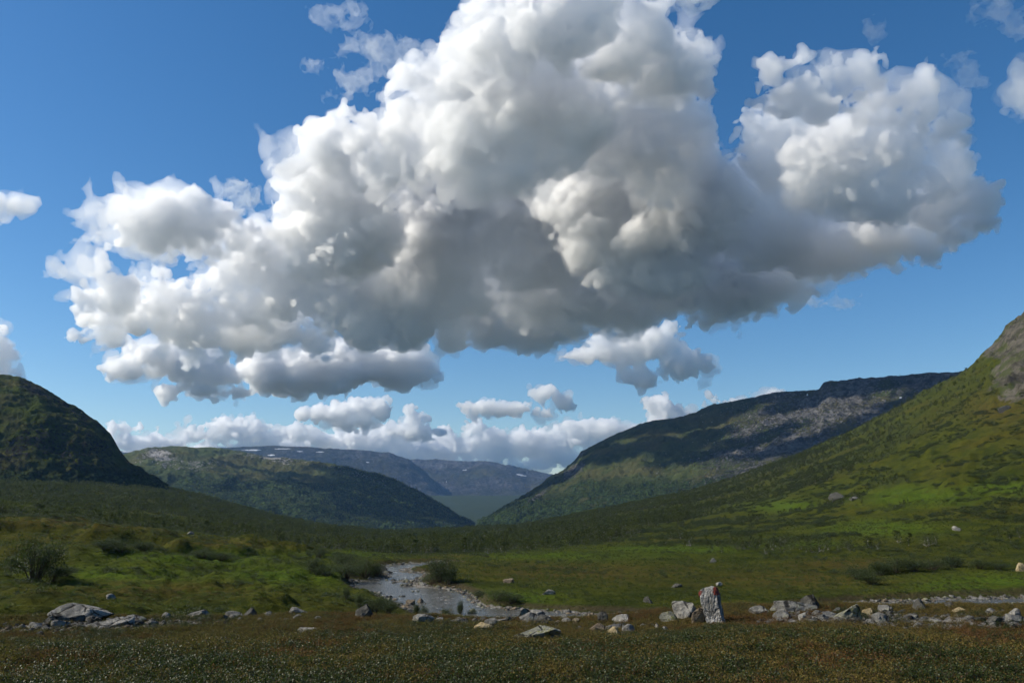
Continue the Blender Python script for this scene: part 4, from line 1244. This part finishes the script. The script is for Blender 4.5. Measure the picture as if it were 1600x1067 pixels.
# the marker stone: a set-up pale slab with red paint round its head
def marker_stone():
    p = hit(1114, 974, 5, 15)
    r = math.hypot(p[0], p[1]); k = r / FPX; a = azim(1114)
    # outline in photo pixels relative to the foot (1114, 974), from top left round to foot left; front face, then pushed back
    outl = [(-18, 44), (-14, 50), (-6, 53.5), (2, 56), (7, 54), (10.5, 45), (12, 30), (15, 15), (17.5, 2), (15, -8), (3, -9), (-5, -8), (-8, 3), (-11.5, 16), (-15, 30)]
    rng = R3(88)
    bm = bmesh.new()
    th = 17 * k
    outl = [(x, y * 0.93 if y > 0 else y) for x, y in outl]
    front = [bm.verts.new((x * k, -th * 0.5 + rng.normal() * 0.004, y * k)) for x, y in outl]
    back = [bm.verts.new((x * k * 0.9 + 0.006, th * 0.5 + rng.normal() * 0.01, y * k * 0.97)) for x, y in outl]
    bm.faces.new(front); bm.faces.new(back[::-1])
    n = len(outl)
    for i in range(n): bm.faces.new((front[i], back[i], back[(i + 1) % n], front[(i + 1) % n]))
    bmesh.ops.recalc_face_normals(bm, faces=bm.faces[:])
    bmesh.ops.bevel(bm, geom=[e for e in bm.edges if len(e.link_faces) == 2 and e.calc_face_angle(0) > 0.9], offset=2.2 * k, segments=2, affect='EDGES')
    bmesh.ops.triangulate(bm, faces=bm.faces[:])
    for _ in range(4): bmesh.ops.subdivide_edges(bm, edges=[e for e in bm.edges if e.calc_length() > 2.6 * k], cuts=1); bmesh.ops.triangulate(bm, faces=[f for f in bm.faces if len(f.verts) > 3])
    V = np.array([v.co[:] for v in bm.verts]) / k
    d = 0.9 * perlin2(V[:, 0] / 5 + V[:, 2] / 16, V[:, 2] / 11 + V[:, 1] / 6, 7) + 0.8 * (1 - 2 * np.abs(perlin2(V[:, 0] / 3.2 - V[:, 2] / 22, V[:, 2] / 15 + V[:, 1] / 5, 8))) + 0.5 * perlin2(V[:, 0] / 1.6, V[:, 2] / 2.2 + V[:, 1], 9)
    bm.normal_update()
    for v, q in zip(bm.verts, d): v.co += v.normal * float(q) * k
    me = bpy.data.meshes.new('marker_stone'); bm.to_mesh(me)
    me.materials.append(rock_material('marker_stone', (0.15, 0.145, 0.13), (0.44, 0.42, 0.39), lich=0.2, cracks=False))
    o = bpy.data.objects.new('marker_stone', me); COL.objects.link(o)
    dy = th * 0.5
    o.location = (p[0] + math.sin(a) * dy, p[1] + math.cos(a) * dy, p[2]); o.rotation_euler = (0, 0, -a - 0.22)
    STONES.append((o.location.x, o.location.y, 19 * k))
    tag(o, 'upright pale marker stone with red paint round its head', 'marker stone')
    # red paint: thin coats following the stone's own surface at the head
    bm.normal_update()
    red = NT('red_paint')
    mred = red.bsdf(red.mix(red.ramp(red.noise(30, 5, 0.7), 0.4, 0.6), (0.12, 0.025, 0.016), (0.28, 0.05, 0.03)), 0.6, 0.35)
    for side, lab in ((-1, 'faded red paint on the left shoulder'), (1, 'bright red paint on the top right corner')):
        keepf = []
        for f in bm.faces:
            c = f.calc_center_median() / k
            wob = 1.3 * math.sin(c[2] * 1.3 + c[0]) + 0.9 * math.sin(c[2] * 2.9)
            if side < 0 and c[0] < -14.0 + 0.42 * (c[2] - 40) + wob * 0.6 and 33 < c[2] < 45: keepf.append(f)
            if side > 0 and c[0] > 4.6 + 0.6 * wob and c[2] > 40.5 + 0.5 * wob: keepf.append(f)
        vs = {}; V2 = []; F2 = []
        for f in keepf:
            ix = []
            for v in f.verts:
                if v.index not in vs:
                    vs[v.index] = len(V2); V2.append(np.array(v.co + v.normal * 0.0025))
                ix.append(vs[v.index])
            F2.append(tuple(ix))
        if F2:
            po = mesh_obj('paint_mark', V2, F2, mred, o); po['label'] = lab
    bm.free()
    return o


marker_stone()

# loose small stones: rubble of the bare strips, and the stones and gravel of the river bed
peb = [stone_mesh('pebble', 1.0, 0.8, 0.55, 900 + i, 8, 2) for i in range(5)]
pebs = []
for i, (me, m) in enumerate(zip(peb, (M_GREY, M_PALE, M_DARK, M_BROWN, M_GREY))):
    me.materials.append(m); pebs.append(me)
X, Y, rng = rand_area(80000, 8, 15.4, -40, 1640, 43)
rk = field_at(rock, X, Y)
keep = rng.random(len(X)) < smooth01(0.15, 0.75, rk) * np.clip(0.30 + 0.5 * fbm2(X, Y, 0.9, 3, 177), 0.02, 0.8) + 0.004
X, Y = X[keep], Y[keep]
sc_ = 0.012 + 0.07 * rng.random(len(X)) ** 6 + 0.014 * rng.random(len(X))
scatter('rubble', 'small loose stones on the bare strips of the knoll', np.stack([X, Y, ground_z(X, Y) + 0.2 * sc_], -1), sc_, pebs, 45, tilt=0.3)
rpebs = []
for i, m in enumerate((M_BROWN, M_DARK, M_GREY, M_BROWN, M_MOSSY)):
    me = peb[i].copy(); me.materials.clear(); me.materials.append(m); rpebs.append(me)
X, Y, rng = rand_area(120000, 85, 235, 480, 1700, 47)
s_ = field_at(sd, X, Y); b_ = field_at(bar, X, Y); z_ = ground_z(X, Y)
keep = ((s_ < 0.7) & (z_ > WATER_Z - 0.16) & (rng.random(len(X)) < 0.75)) | ((s_ < 0) & (rng.random(len(X)) < 0.06))
X, Y, z_ = X[keep], Y[keep], z_[keep]
sc_ = 0.07 + 0.16 * rng.random(len(X)) + 0.45 * rng.random(len(X)) ** 7
scatter('river_gravel', 'stones and gravel bars of the shallow river', np.stack([X, Y, np.maximum(z_, WATER_Z - 0.10) + 0.1 * sc_], -1), sc_, rpebs, 49, tilt=0.3)
rs = 'larger stones standing out of the river'
for q in [(596, 606, 884, 892, 'dark', 'dark rock at the head of the rapids by the left bank'), (604, 614, 890, 897, 'dark', 'lower dark rock under the head of the rapids'), (635, 652, 933, 945, 'brown', 'brown rock heap in the gravel bar of the river'),
          (618, 634, 928, 937, 'dark', 'dark rock left of the brown heap in the river'), (652, 664, 934, 942, 'brown', 'brown rock right of the heap in the river'), (690, 712, 935, 941, 'pale', 'flat pale rock in the middle of the lower river'),
          (719, 728, 924, 930, 'dark', 'dark rock in the water near the right bank'), (676, 684, 926, 931, 'dark', 'small dark rock in mid river'), (693, 700, 931, 936, 'brown', 'small brown rock in mid river'),
          (630, 642, 912, 918, 'dark', 'low dark rock below the foaming rapids'), (655, 668, 910, 915, 'pale', 'pale rock among the foam right of mid river'), (622, 648, 945, 951, 'brown', 'long brown rock at the foot of the gravel bar')]:
    place_stone(q[5], q[0], q[1], q[2], q[3], q[4], r0=80, rmax=260, sink=0.35, group=rs)
# -- the birch wood
BIRCH = [make_birch(200 + i, 1.0, 900, 0.050, stems=[2, 3, 1, 2, 3, 1][i], width=[0.42, 0.46, 0.34, 0.4, 0.5, 0.36][i]) for i in range(6)]
far_protos = []
for i in range(5):
    (V, F), (LV, LF) = make_birch(230 + i, 1.0, 300, 0.090, stems=1 + i % 2, width=0.42)
    far_protos.append(proto_mesh('far_birch', [(V, F, M_BARK), (LV, LF, M_BIRCH)]))
X, Y, rng = rand_area(150000, 215, 1150, -140, 1740, 7)
dens = field_at(wood, X, Y)
keep = rng.random(len(X)) < np.clip(dens, 0, 1) ** 1.2 * 0.42
X, Y = X[keep], Y[keep]
Rw = np.hypot(X, Y)
H = rng.uniform(2.4, 5.4, len(X)) * (0.9 + 0.45 * fbm2(X, Y, 60, 3, 131))
H = np.clip(H, 1.8, 7.0)
H *= np.where((project(X, Y, ground_z(X, Y))[0] > 1080) & (Rw < 520), 0.75, 1.0)
Zw = ground_z(X, Y)
PXw = project(X, Y, ground_z(X, Y))[0]
show = H / Rw                                       # apparent size
first = np.argsort(-show)
inview = (PXw > -10) & (PXw < 1610)
near_idx = [i for i in first if inview[i]][:170]
mask = np.zeros(len(X), bool); mask[near_idx] = True
scatter('birch_wood', 'dark birch wood covering the valley sides', np.stack([X, Y, Zw - 0.1], -1)[~mask], H[~mask], far_protos, 71, tilt=0.06)

birch_me = []
for (V, F), (LV, LF) in BIRCH:
    s = bpy.data.meshes.new('trunk'); s.from_pydata(np.asarray(V).tolist(), [], F); s.materials.append(M_BARK)
    c = bpy.data.meshes.new('crown'); c.from_pydata(LV.tolist(), [], LF.tolist()); c.materials.append(M_BIRCH)
    birch_me.append((s, c))


def plant_tree(name, x, y, h, var, label, cat, group, rz, sink=0.05, meshes=birch_me, wide=1.0):
    root = bpy.data.objects.new(name, None); COL.objects.link(root)
    root.location = (x, y, float(ground_z(x, y)) - sink); root.rotation_euler = (0, 0, rz); root.scale = (h * wide, h * wide, h)
    tag(root, label, cat, group)
    for nm, me in zip(('trunk', 'crown'), meshes[var % len(meshes)]):
        o = bpy.data.objects.new(nm, me); COL.objects.link(o); o.parent = root
    return root


WOOD_MARKS = [(60, 'at the wood front behind the tall willow'), (130, 'at the wood front right of the tall willow'), (200, 'at the wood front over the wide hollow'), (270, 'at the wood front between the two hollows'),
              (340, 'at the wood front over the second hollow'), (400, 'at the wood front right of the second hollow'), (450, 'at the wood front on the falling end of the terrace'), (500, 'above the left end of the bank willow thicket'),
              (545, 'above the middle of the bank willow thicket'), (590, 'above the right end of the bank willow thicket'), (630, 'straight behind the head of the rapids'), (670, 'behind the far channel left of the broad bend willow'),
              (705, 'straight behind the broad bend willow'), (750, 'behind the far channel right of the broad bend willow'), (800, 'at the left start of the bright green meadow strip'), (845, 'behind the left of the bright green meadow strip'),
              (890, 'at the wood corner above the bright meadow strip'), (940, 'just right of the wood corner above the meadow'), (1050, 'loose on the slope foot above the meadow middle'), (1150, 'on the slope above the two little birches'),
              (1250, 'on the slope above the thin half of the meadow row'), (1350, 'on the slope above the dense half of the meadow row'), (1450, 'on the slope right above the meadow row end'), (1530, 'on the slope below the white boulder'), (9999, 'on the slope by the right frame edge')]


def wood_label(px, r, h):
    tall = 'tall' if h > 5.0 else ('low' if h < 4.0 else 'middling')
    m = next(w for lim, w in WOOD_MARKS if px < lim)
    deep = ' well back' if (px < 950 and r > np.interp(px, [0, 240, 500, 620, 900], [285, 288, 286, 262, 262])) else ''
    return f'{tall} birch{deep} {m}', 'birch ' + m


for i in near_idx:
    lab, grp = wood_label(PXw[i], Rw[i], H[i])
    plant_tree('birch_tree', X[i], Y[i], H[i], int(rng.integers(0, 6)), lab, 'tree', grp.replace('birch', 'birches', 1), float(rng.uniform(0, 6.28)))

# -- the row of small birches along the far edge of the right meadow
rg = R3(5)
row_px = [1110, 1122, 1152, 1162, 1178, 1192, 1203, 1216, 1232, 1243, 1250, 1268, 1277, 1290, 1305, 1318, 1326, 1345, 1352, 1362, 1398, 1411, 1444, 1452, 1556, 1574, 1590]
for k, px in enumerate(row_px):
    r = 205 + rg.uniform(-6, 10) + (8 if px > 1380 else 0)
    a = azim(px); h = rg.uniform(2.2, 4.2) * (0.7 if px < 1130 else 1.0)
    ORD = ['first', 'second', 'third', 'fourth', 'fifth', 'sixth', 'seventh', 'eighth', 'ninth', 'tenth', 'eleventh', 'twelfth']
    half = [q for q in row_px if 1130 <= q < 1240]; dense = [q for q in row_px if 1240 <= q < 1370]; rest = [q for q in row_px if 1370 <= q < 1460]; last = [q for q in row_px if q >= 1460]
    if px < 1130: lab = ('left' if px < 1115 else 'right') + ' little birch of the pair standing apart left of the meadow row'
    elif px in half: lab = ORD[half.index(px)] + ' birch from the left in the thin left half of the meadow row'
    elif px in dense: lab = ORD[dense.index(px)] + ' birch from the left in the dense right half of the meadow row'
    elif px in rest: lab = ORD[rest.index(px)] + ' small birch right of the dense part of the meadow row'
    else: lab = ORD[last.index(px)] + ' birch of the last clump of the meadow row by the frame edge'
    plant_tree('birch_tree', r * math.sin(a), r * math.cos(a), h, int(rg.integers(0, 6)), lab, 'tree', 'small birches in a row along the far meadow edge', rg.uniform(0, 6.28), wide=rg.uniform(0.9, 1.35))

# -- willow bushes, each where the photograph shows one
BUSH = [make_bush(300 + i, 1.0, [1.5, 1.9, 1.1, 1.6][i], 4200, 0.050, 26) for i in range(4)]
bush_me = []
for (V, F), (LV, LF) in BUSH:
    s = bpy.data.meshes.new('stem'); s.from_pydata(np.asarray(V).tolist(), [], F); s.materials.append(M_TWIG)
    c = bpy.data.meshes.new('foliage'); c.from_pydata(LV.tolist(), [], LF.tolist()); c.materials.append(M_WILLOW)
    bush_me.append((s, c))


def bush(px, py, hpx, label, r0=20.0, wide=1.0, group=None, var=0, sink=0.05):
    p = hit(px, py, r0, 400)
    r = math.hypot(p[0], p[1]); h = hpx / FPX * r
    root = bpy.data.objects.new('willow_bush', None); COL.objects.link(root)
    root.location = (p[0], p[1], p[2] - sink * h); root.rotation_euler = (0, 0, px * 0.37); root.scale = (h * wide, h * wide, h)
    tag(root, label, 'bush', group)
    for nm, me in zip(('stem', 'foliage'), bush_me[var % 4]):
        o = bpy.data.objects.new(nm, me); COL.objects.link(o); o.parent = root
    return root


bush(54, 905, 58, 'tall round dark willow bush on the left meadow', 60, 0.75, var=0)
bush(80, 908, 24, 'low willow bush leaning against the tall one on the left meadow', 60, 1.0, var=1)
bush(20, 892, 20, 'small willow bush left of the tall dark one', 60, 1.0, var=2)
wl = 'willow bushes around the river'
for q in [(690, 908, 42, 'broad willow bush on the right river bank at the bend', 90, 0.75, wl, 0), (676, 912, 18, 'lower willow in front of the broad bush at the river bend', 90, 1.0, wl, 1),
          (702, 912, 28, 'willow bush right of the broad bush at the river bend', 90, 0.8, wl, 2), (528, 880, 20, 'upright willow left of the river bend on the terrace end', 90, 0.9, wl, 2),
          (545, 885, 24, 'widest dark willow on the bank left of the river bend', 90, 1.2, wl, 1), (498, 872, 16, 'small willow on the terrace end left of the bank willows', 90, 0.8, wl, 3),
          (570, 900, 26, 'dark willow on the undercut left bank', 90, 1.3, wl, 3), (540, 902, 24, 'dark willow behind the gravel at the left bank', 90, 1.4, wl, 0), (512, 900, 22, 'dark willow uphill of the left bank gravel', 90, 1.3, wl, 1),
          (588, 898, 18, 'low willow at the water edge of the left bank', 90, 1.2, wl, 2), (488, 892, 20, 'willow at the left end of the bank thicket', 90, 1.2, wl, 2),
          (775, 938, 18, 'green willow on the near right river bank', 80, 1.5, wl, 1), (800, 942, 16, 'green willow at the right end of the near river bank', 80, 1.5, wl, 0), (748, 932, 10, 'little willow at the tip of the near right bank', 80, 1.5, wl, 3),
          (585, 958, 27, 'leafy willow bush behind the dark boulder', 26, 0.9, wl, 0), (562, 950, 22, 'willow sprays left of the leafy bush behind the dark boulder', 26, 0.7, wl, 2), (605, 960, 24, 'willow right of the leafy bush behind the dark boulder', 26, 0.8, wl, 1),
          (541, 936, 18, 'thin willow spray on the slope above the dark boulder', 30, 0.6, wl, 2),
          (650, 962, 20, 'thin willow spray in front of the river, left one', 17, 0.5, wl, 2), (662, 962, 16, 'thin willow spray in front of the river, beside the left one', 17, 0.6, wl, 3),
          (719, 964, 26, 'thin tall willow spray in front of the river, right one', 17, 0.35, wl, 2), (700, 963, 14, 'low willow spray between the two thin sprays by the river', 17, 0.8, wl, 1),
          (738, 964, 13, 'low willow spray right of the tall thin spray by the river', 17, 0.8, wl, 3)]:
    bush(q[0], q[1], q[2], q[3], q[4], q[5], q[6], q[7])
sc = 'dark scrub willows along the old bank on the right'
for k, (px, py, h, w, pos) in enumerate([(1340, 905, 20, 1.3, 'leftmost'), (1362, 912, 20, 1.2, 'lowest front'), (1375, 898, 20, 1.4, 'broad left'), (1400, 894, 20, 1.5, 'tall middle'), (1428, 892, 18, 1.5, 'right of middle'), (1455, 890, 16, 1.5, 'long low'),
                                         (1490, 886, 16, 1.7, 'wide right'), (1530, 888, 12, 1.6, 'last but one'), (1560, 890, 11, 1.6, 'rightmost')]):
    bush(px, py, h, f'{pos} dark scrub willow of the old bank behind the bright meadow', 60, w, sc, k)
sc2 = 'dark scrub in the hollows of the left terrace'
for k, (px, py, h, w, pos) in enumerate([(165, 858, 16, 1.6, 'left'), (190, 862, 18, 1.7, 'middle'), (222, 862, 16, 1.6, 'right'), (318, 872, 14, 1.6, 'left'), (345, 876, 14, 1.7, 'right'), (100, 900, 14, 1.4, 'front')]):
    where = 'wide hollow' if px < 240 and px > 120 else ('second hollow' if px > 240 else 'dip beside the tall willow')
    bush(px, py, h, f'{pos} dark scrub bush in the {where} of the left terrace', 60, w, sc2, k)

# -- low scrub and tussocks over the meadows (nobody could count them)
low_protos = [proto_mesh('scrub_clump', [(lambda b: (b[0][0], b[0][1], M_TWIG))(bb), (bb[1][0], bb[1][1], M_WILLOW)]) for bb in [make_bush(330 + i, 1.0, 2.4, 200, 0.20, 8) for i in range(4)]]
X, Y, rng = rand_area(90000, 60, 700, -120, 1720, 17)
n1 = fbm2(X, Y, 40, 4, 141, 0.6); n2 = fbm2(X, Y, 11, 3, 143, 0.6)
Rr = np.hypot(X, Y); P_ = project(X, Y, ground_z(X, Y))[0]
w = smooth01(0.12, 0.55, n1 * 0.8 + n2 * 0.7) * (1 - field_at(rock, X, Y))
w *= np.where(Rr > 200, np.where(P_ > 1000, 2.3, 1.0), np.where(P_ < 560, 1.3, 0.5))
w *= np.where(in_poly(X, Y, RIVER) | (field_at(sd, X, Y) < 0.8), 0, 1)
w *= 1 - 0.85 * np.clip(field_at(lush, X, Y), 0, 1) * (P_ > 700)
keep = rng.random(len(X)) < w * 0.75
X, Y = X[keep], Y[keep]
scatter('scrub', 'low dark scrub spread over meadow and slopes', np.stack([X, Y, ground_z(X, Y) - 0.05], -1), rng.uniform(0.35, 1.0, len(X)) * (0.8 + 0.5 * (np.hypot(X, Y) > 240)), low_protos, 19, tilt=0.1)

tuft_protos = []
for i in range(4):
    rg2 = R3(400 + i); n = 46
    b0 = rg2.normal(size=(n, 3)) * np.array([0.22, 0.22, 0]); tip = b0 * 2.2 + np.stack([rg2.normal(size=n) * 0.25, rg2.normal(size=n) * 0.25, rg2.uniform(0.5, 1.0, n)], -1)
    side = rg2.normal(size=(n, 3)) * np.array([1, 1, 0]); side /= np.linalg.norm(side, axis=1)[:, None]; side *= 0.05
    V = np.stack([b0 - side, b0 + side, tip], 1).reshape(-1, 3)
    tuft_protos.append(proto_mesh('grass_tuft', [(V, np.arange(n * 3).reshape(-1, 3), M_GRASS)]))
X, Y, rng = rand_area(70000, 62, 330, -100, 1700, 23)
w = np.where(in_poly(X, Y, RIVER) | (field_at(sd, X, Y) < 0.5), 0, 1) * (1 - field_at(rock, X, Y)) * np.clip(0.5 + fbm2(X, Y, 14, 3, 151), 0.1, 1)
keep = rng.random(len(X)) < w
X, Y = X[keep], Y[keep]
scatter('grass', 'coarse grass tussocks on the valley meadows', np.stack([X, Y, ground_z(X, Y) - 0.03], -1), rng.uniform(0.15, 0.45, len(X)), tuft_protos, 29, tilt=0.15)

# -- foreground heath: glossy dwarf birch sprays over rusty and ochre shoots
def sprig(seed, n, leaf, h, w, mat, aspect=0.8, flat=0.7):
    rng = R3(seed)
    V, F = [], []; P = []
    for s in range(5):
        a = rng.uniform(0, 6.28); e = np.array([math.cos(a) * w * rng.uniform(0.3, 1), math.sin(a) * w * rng.uniform(0.3, 1), h * rng.uniform(0.6, 1)])
        tube(V, F, [np.array([0, 0, -0.02]), e * np.array([0.5, 0.5, 0.6]), e], [0.0022, 0.0018, 0.001], 3)
        f = rng.random(n // 5) ** 0.7
        P.append(e * f[:, None] * np.array([1, 1, 1]) + rng.normal(size=(n // 5, 3)) * 0.18 * w)
    P = np.concatenate(P); P[:, 2] = np.abs(P[:, 2])
    LV, LF = leaf_quads(P, leaf, rng, flat=flat, aspect=aspect)
    return proto_mesh('sprig', [(np.array(V), F, M_TWIG), (LV, LF, mat)])


dwarf_p = [sprig(500 + i, 84, 0.0165, 0.10, 0.10, M_DWARF) for i in range(6)]
heath_p = [sprig(520 + i, 80, 0.016, 0.07, 0.09, M_HEATH, 0.4, 0.2) for i in range(4)]
rust_p = [sprig(540 + i, 80, 0.015, 0.06, 0.09, M_RUST, 0.4, 0.2) for i in range(4)]
X, Y, rng = rand_area(110000, 5.6, 17.5, -60, 1660, 31)
Rr = np.hypot(X, Y)
n1 = fbm2(X, Y, 2.0, 4, 161, 0.65); n2 = fbm2(X, Y, 0.6, 3, 163)
rk = field_at(rock, X, Y); so = field_at(soil, X, Y)
bare = np.clip(rk * 1.25, 0, 0.97) + so * 0.9
for sx, sy, sr in STONES:                       # plants leave the stones free
    bare = np.maximum(bare, 0.97 * ((X - sx) ** 2 + (Y - sy) ** 2 < (sr * 1.02) ** 2))
    bare = np.maximum(bare, 0.3 * ((np.abs((X - sx) * sy / math.hypot(sx, sy) - (Y - sy) * sx / math.hypot(sx, sy)) < sr) & (np.hypot(X, Y) < math.hypot(sx, sy)) & (np.hypot(X, Y) > math.hypot(sx, sy) - 0.55 - sr)))
dw = 0.16 + 0.84 * smooth01(-0.30, 0.35, n1 + 0.35 * n2 + 0.40 * (9.8 - Rr) / 3.0)
u = rng.random(len(X)); free = rng.random(len(X)) > bare
is_d = free & (u < dw * 0.66)
is_h = free & ~is_d & (rng.random(len(X)) < 0.70)
rus = smooth01(0.0, 0.5, fbm2(X, Y, 1.6, 3, 171)) > rng.random(len(X))
Pf = np.stack([X, Y, ground_z(X, Y)], -1)
scatter('dwarf_shrubs', 'glossy dark leaved dwarf shrubs covering the foreground', Pf[is_d], rng.uniform(0.6, 1.3, is_d.sum()) * (1 - 0.5 * smooth01(10.0, 11.8, Rr[is_d])), dwarf_p, 33, tilt=0.25)
scatter('heath', 'ochre heath shoots between the dwarf shrubs', Pf[is_h & ~rus], rng.uniform(0.8, 1.6, (is_h & ~rus).sum()) * (1 - 0.45 * smooth01(10.0, 11.8, Rr[is_h & ~rus])), heath_p, 35, tilt=0.25)
scatter('rusty_heath', 'rusty red heath shoots between the dwarf shrubs', Pf[is_h & rus], rng.uniform(0.8, 1.6, (is_h & rus).sum()) * (1 - 0.45 * smooth01(10.0, 11.8, Rr[is_h & rus])), rust_p, 37, tilt=0.25)

# -- loose stones of the scree and birches on the farther hills
def on_hill(G, wfun, n, seed):
    rng = R3(seed); Xh, Yh, Zh, Ph, Qh = G
    wgt = wfun(Ph, Qh, Xh, Yh)
    n0, n1 = Xh.shape
    wgt = np.clip(wgt, 0, None); wgt[-15:] = 0; wgt[:6] = 0; wgt[:, -1] = 0
    cell = np.hypot(np.gradient(Xh, axis=1), np.gradient(Yh, axis=1)) * np.hypot(np.gradient(Xh, axis=0), np.gradient(Yh, axis=0))
    p = (wgt * cell).ravel(); p = p / p.sum()
    k = rng.choice(len(p), n, p=p); i, j = k // n1, k % n1
    s, t = rng.random(n), rng.random(n)
    f = lambda A: (A[i, j] * (1 - s) + A[i, j + 1] * s) * (1 - t) + (A[i + 1, j] * (1 - s) + A[i + 1, j + 1] * s) * t
    return np.stack([f(Xh), f(Yh), f(Zh)], -1), rng


P, rng = on_hill(RIDGE_G, lambda p, q, x, y: z_right(p, q, x, y, 0)['rock'] * (0.3 + smooth01(-0.1, 0.5, fbm2(x, y, 60, 3, 7))) * (p > 1000), 7000, 301)
scatter('scree', 'grey boulder scree on the dark ridge', P, 0.8 + 2.6 * rng.random(len(P)) ** 3, pebs, 303, tilt=0.4)
P, rng = on_hill(MIDH_G, lambda p, q, x, y: z_mid(p, q, x, y, 0)['wood'] ** 2, 9000, 305)
scatter('birch_wood', 'dark birch wood on the middle ridge', P - np.array([0, 0, 0.3]), rng.uniform(4, 8, len(P)), far_protos, 307, tilt=0.05)
P, rng = on_hill(RIDGE_G, lambda p, q, x, y: np.clip(z_right(p, q, x, y, 0)['wood'], 0, 1) ** 2, 6000, 309)
scatter('birch_wood', 'dark birch wood at the foot of the dark ridge', P - np.array([0, 0, 0.3]), rng.uniform(3.5, 7, len(P)), far_protos, 311, tilt=0.05)
# ------------------------------------------------------------------ haze: one box of thin air over the whole valley
hz = bpy.data.meshes.new('haze')
bmh = bmesh.new()
bmesh.ops.create_cube(bmh, size=1.0)
bmh.to_mesh(hz); bmh.free()
haze = bpy.data.objects.new('haze', hz); COL.objects.link(haze)
haze.scale = (28000, 15000, 650); haze.location = (0, 15000 / 2 - 4800, 477 - 325)
hm = bpy.data.materials.new('thin_air'); hm.use_nodes = True
ht = hm.node_tree; ht.nodes.clear()
ho = ht.nodes.new('ShaderNodeOutputMaterial'); hv = ht.nodes.new('ShaderNodeVolumePrincipled')
hv.inputs['Color'].default_value = (0.28, 0.54, 1.0, 1)
hv.inputs['Density'].default_value = 3.5e-5
hv.inputs['Anisotropy'].default_value = 0.2
ht.links.new(hv.outputs[0], ho.inputs['Volume'])
hz.materials.append(hm)
tag(haze, 'thin blue haze over the far valley', kind='stuff')
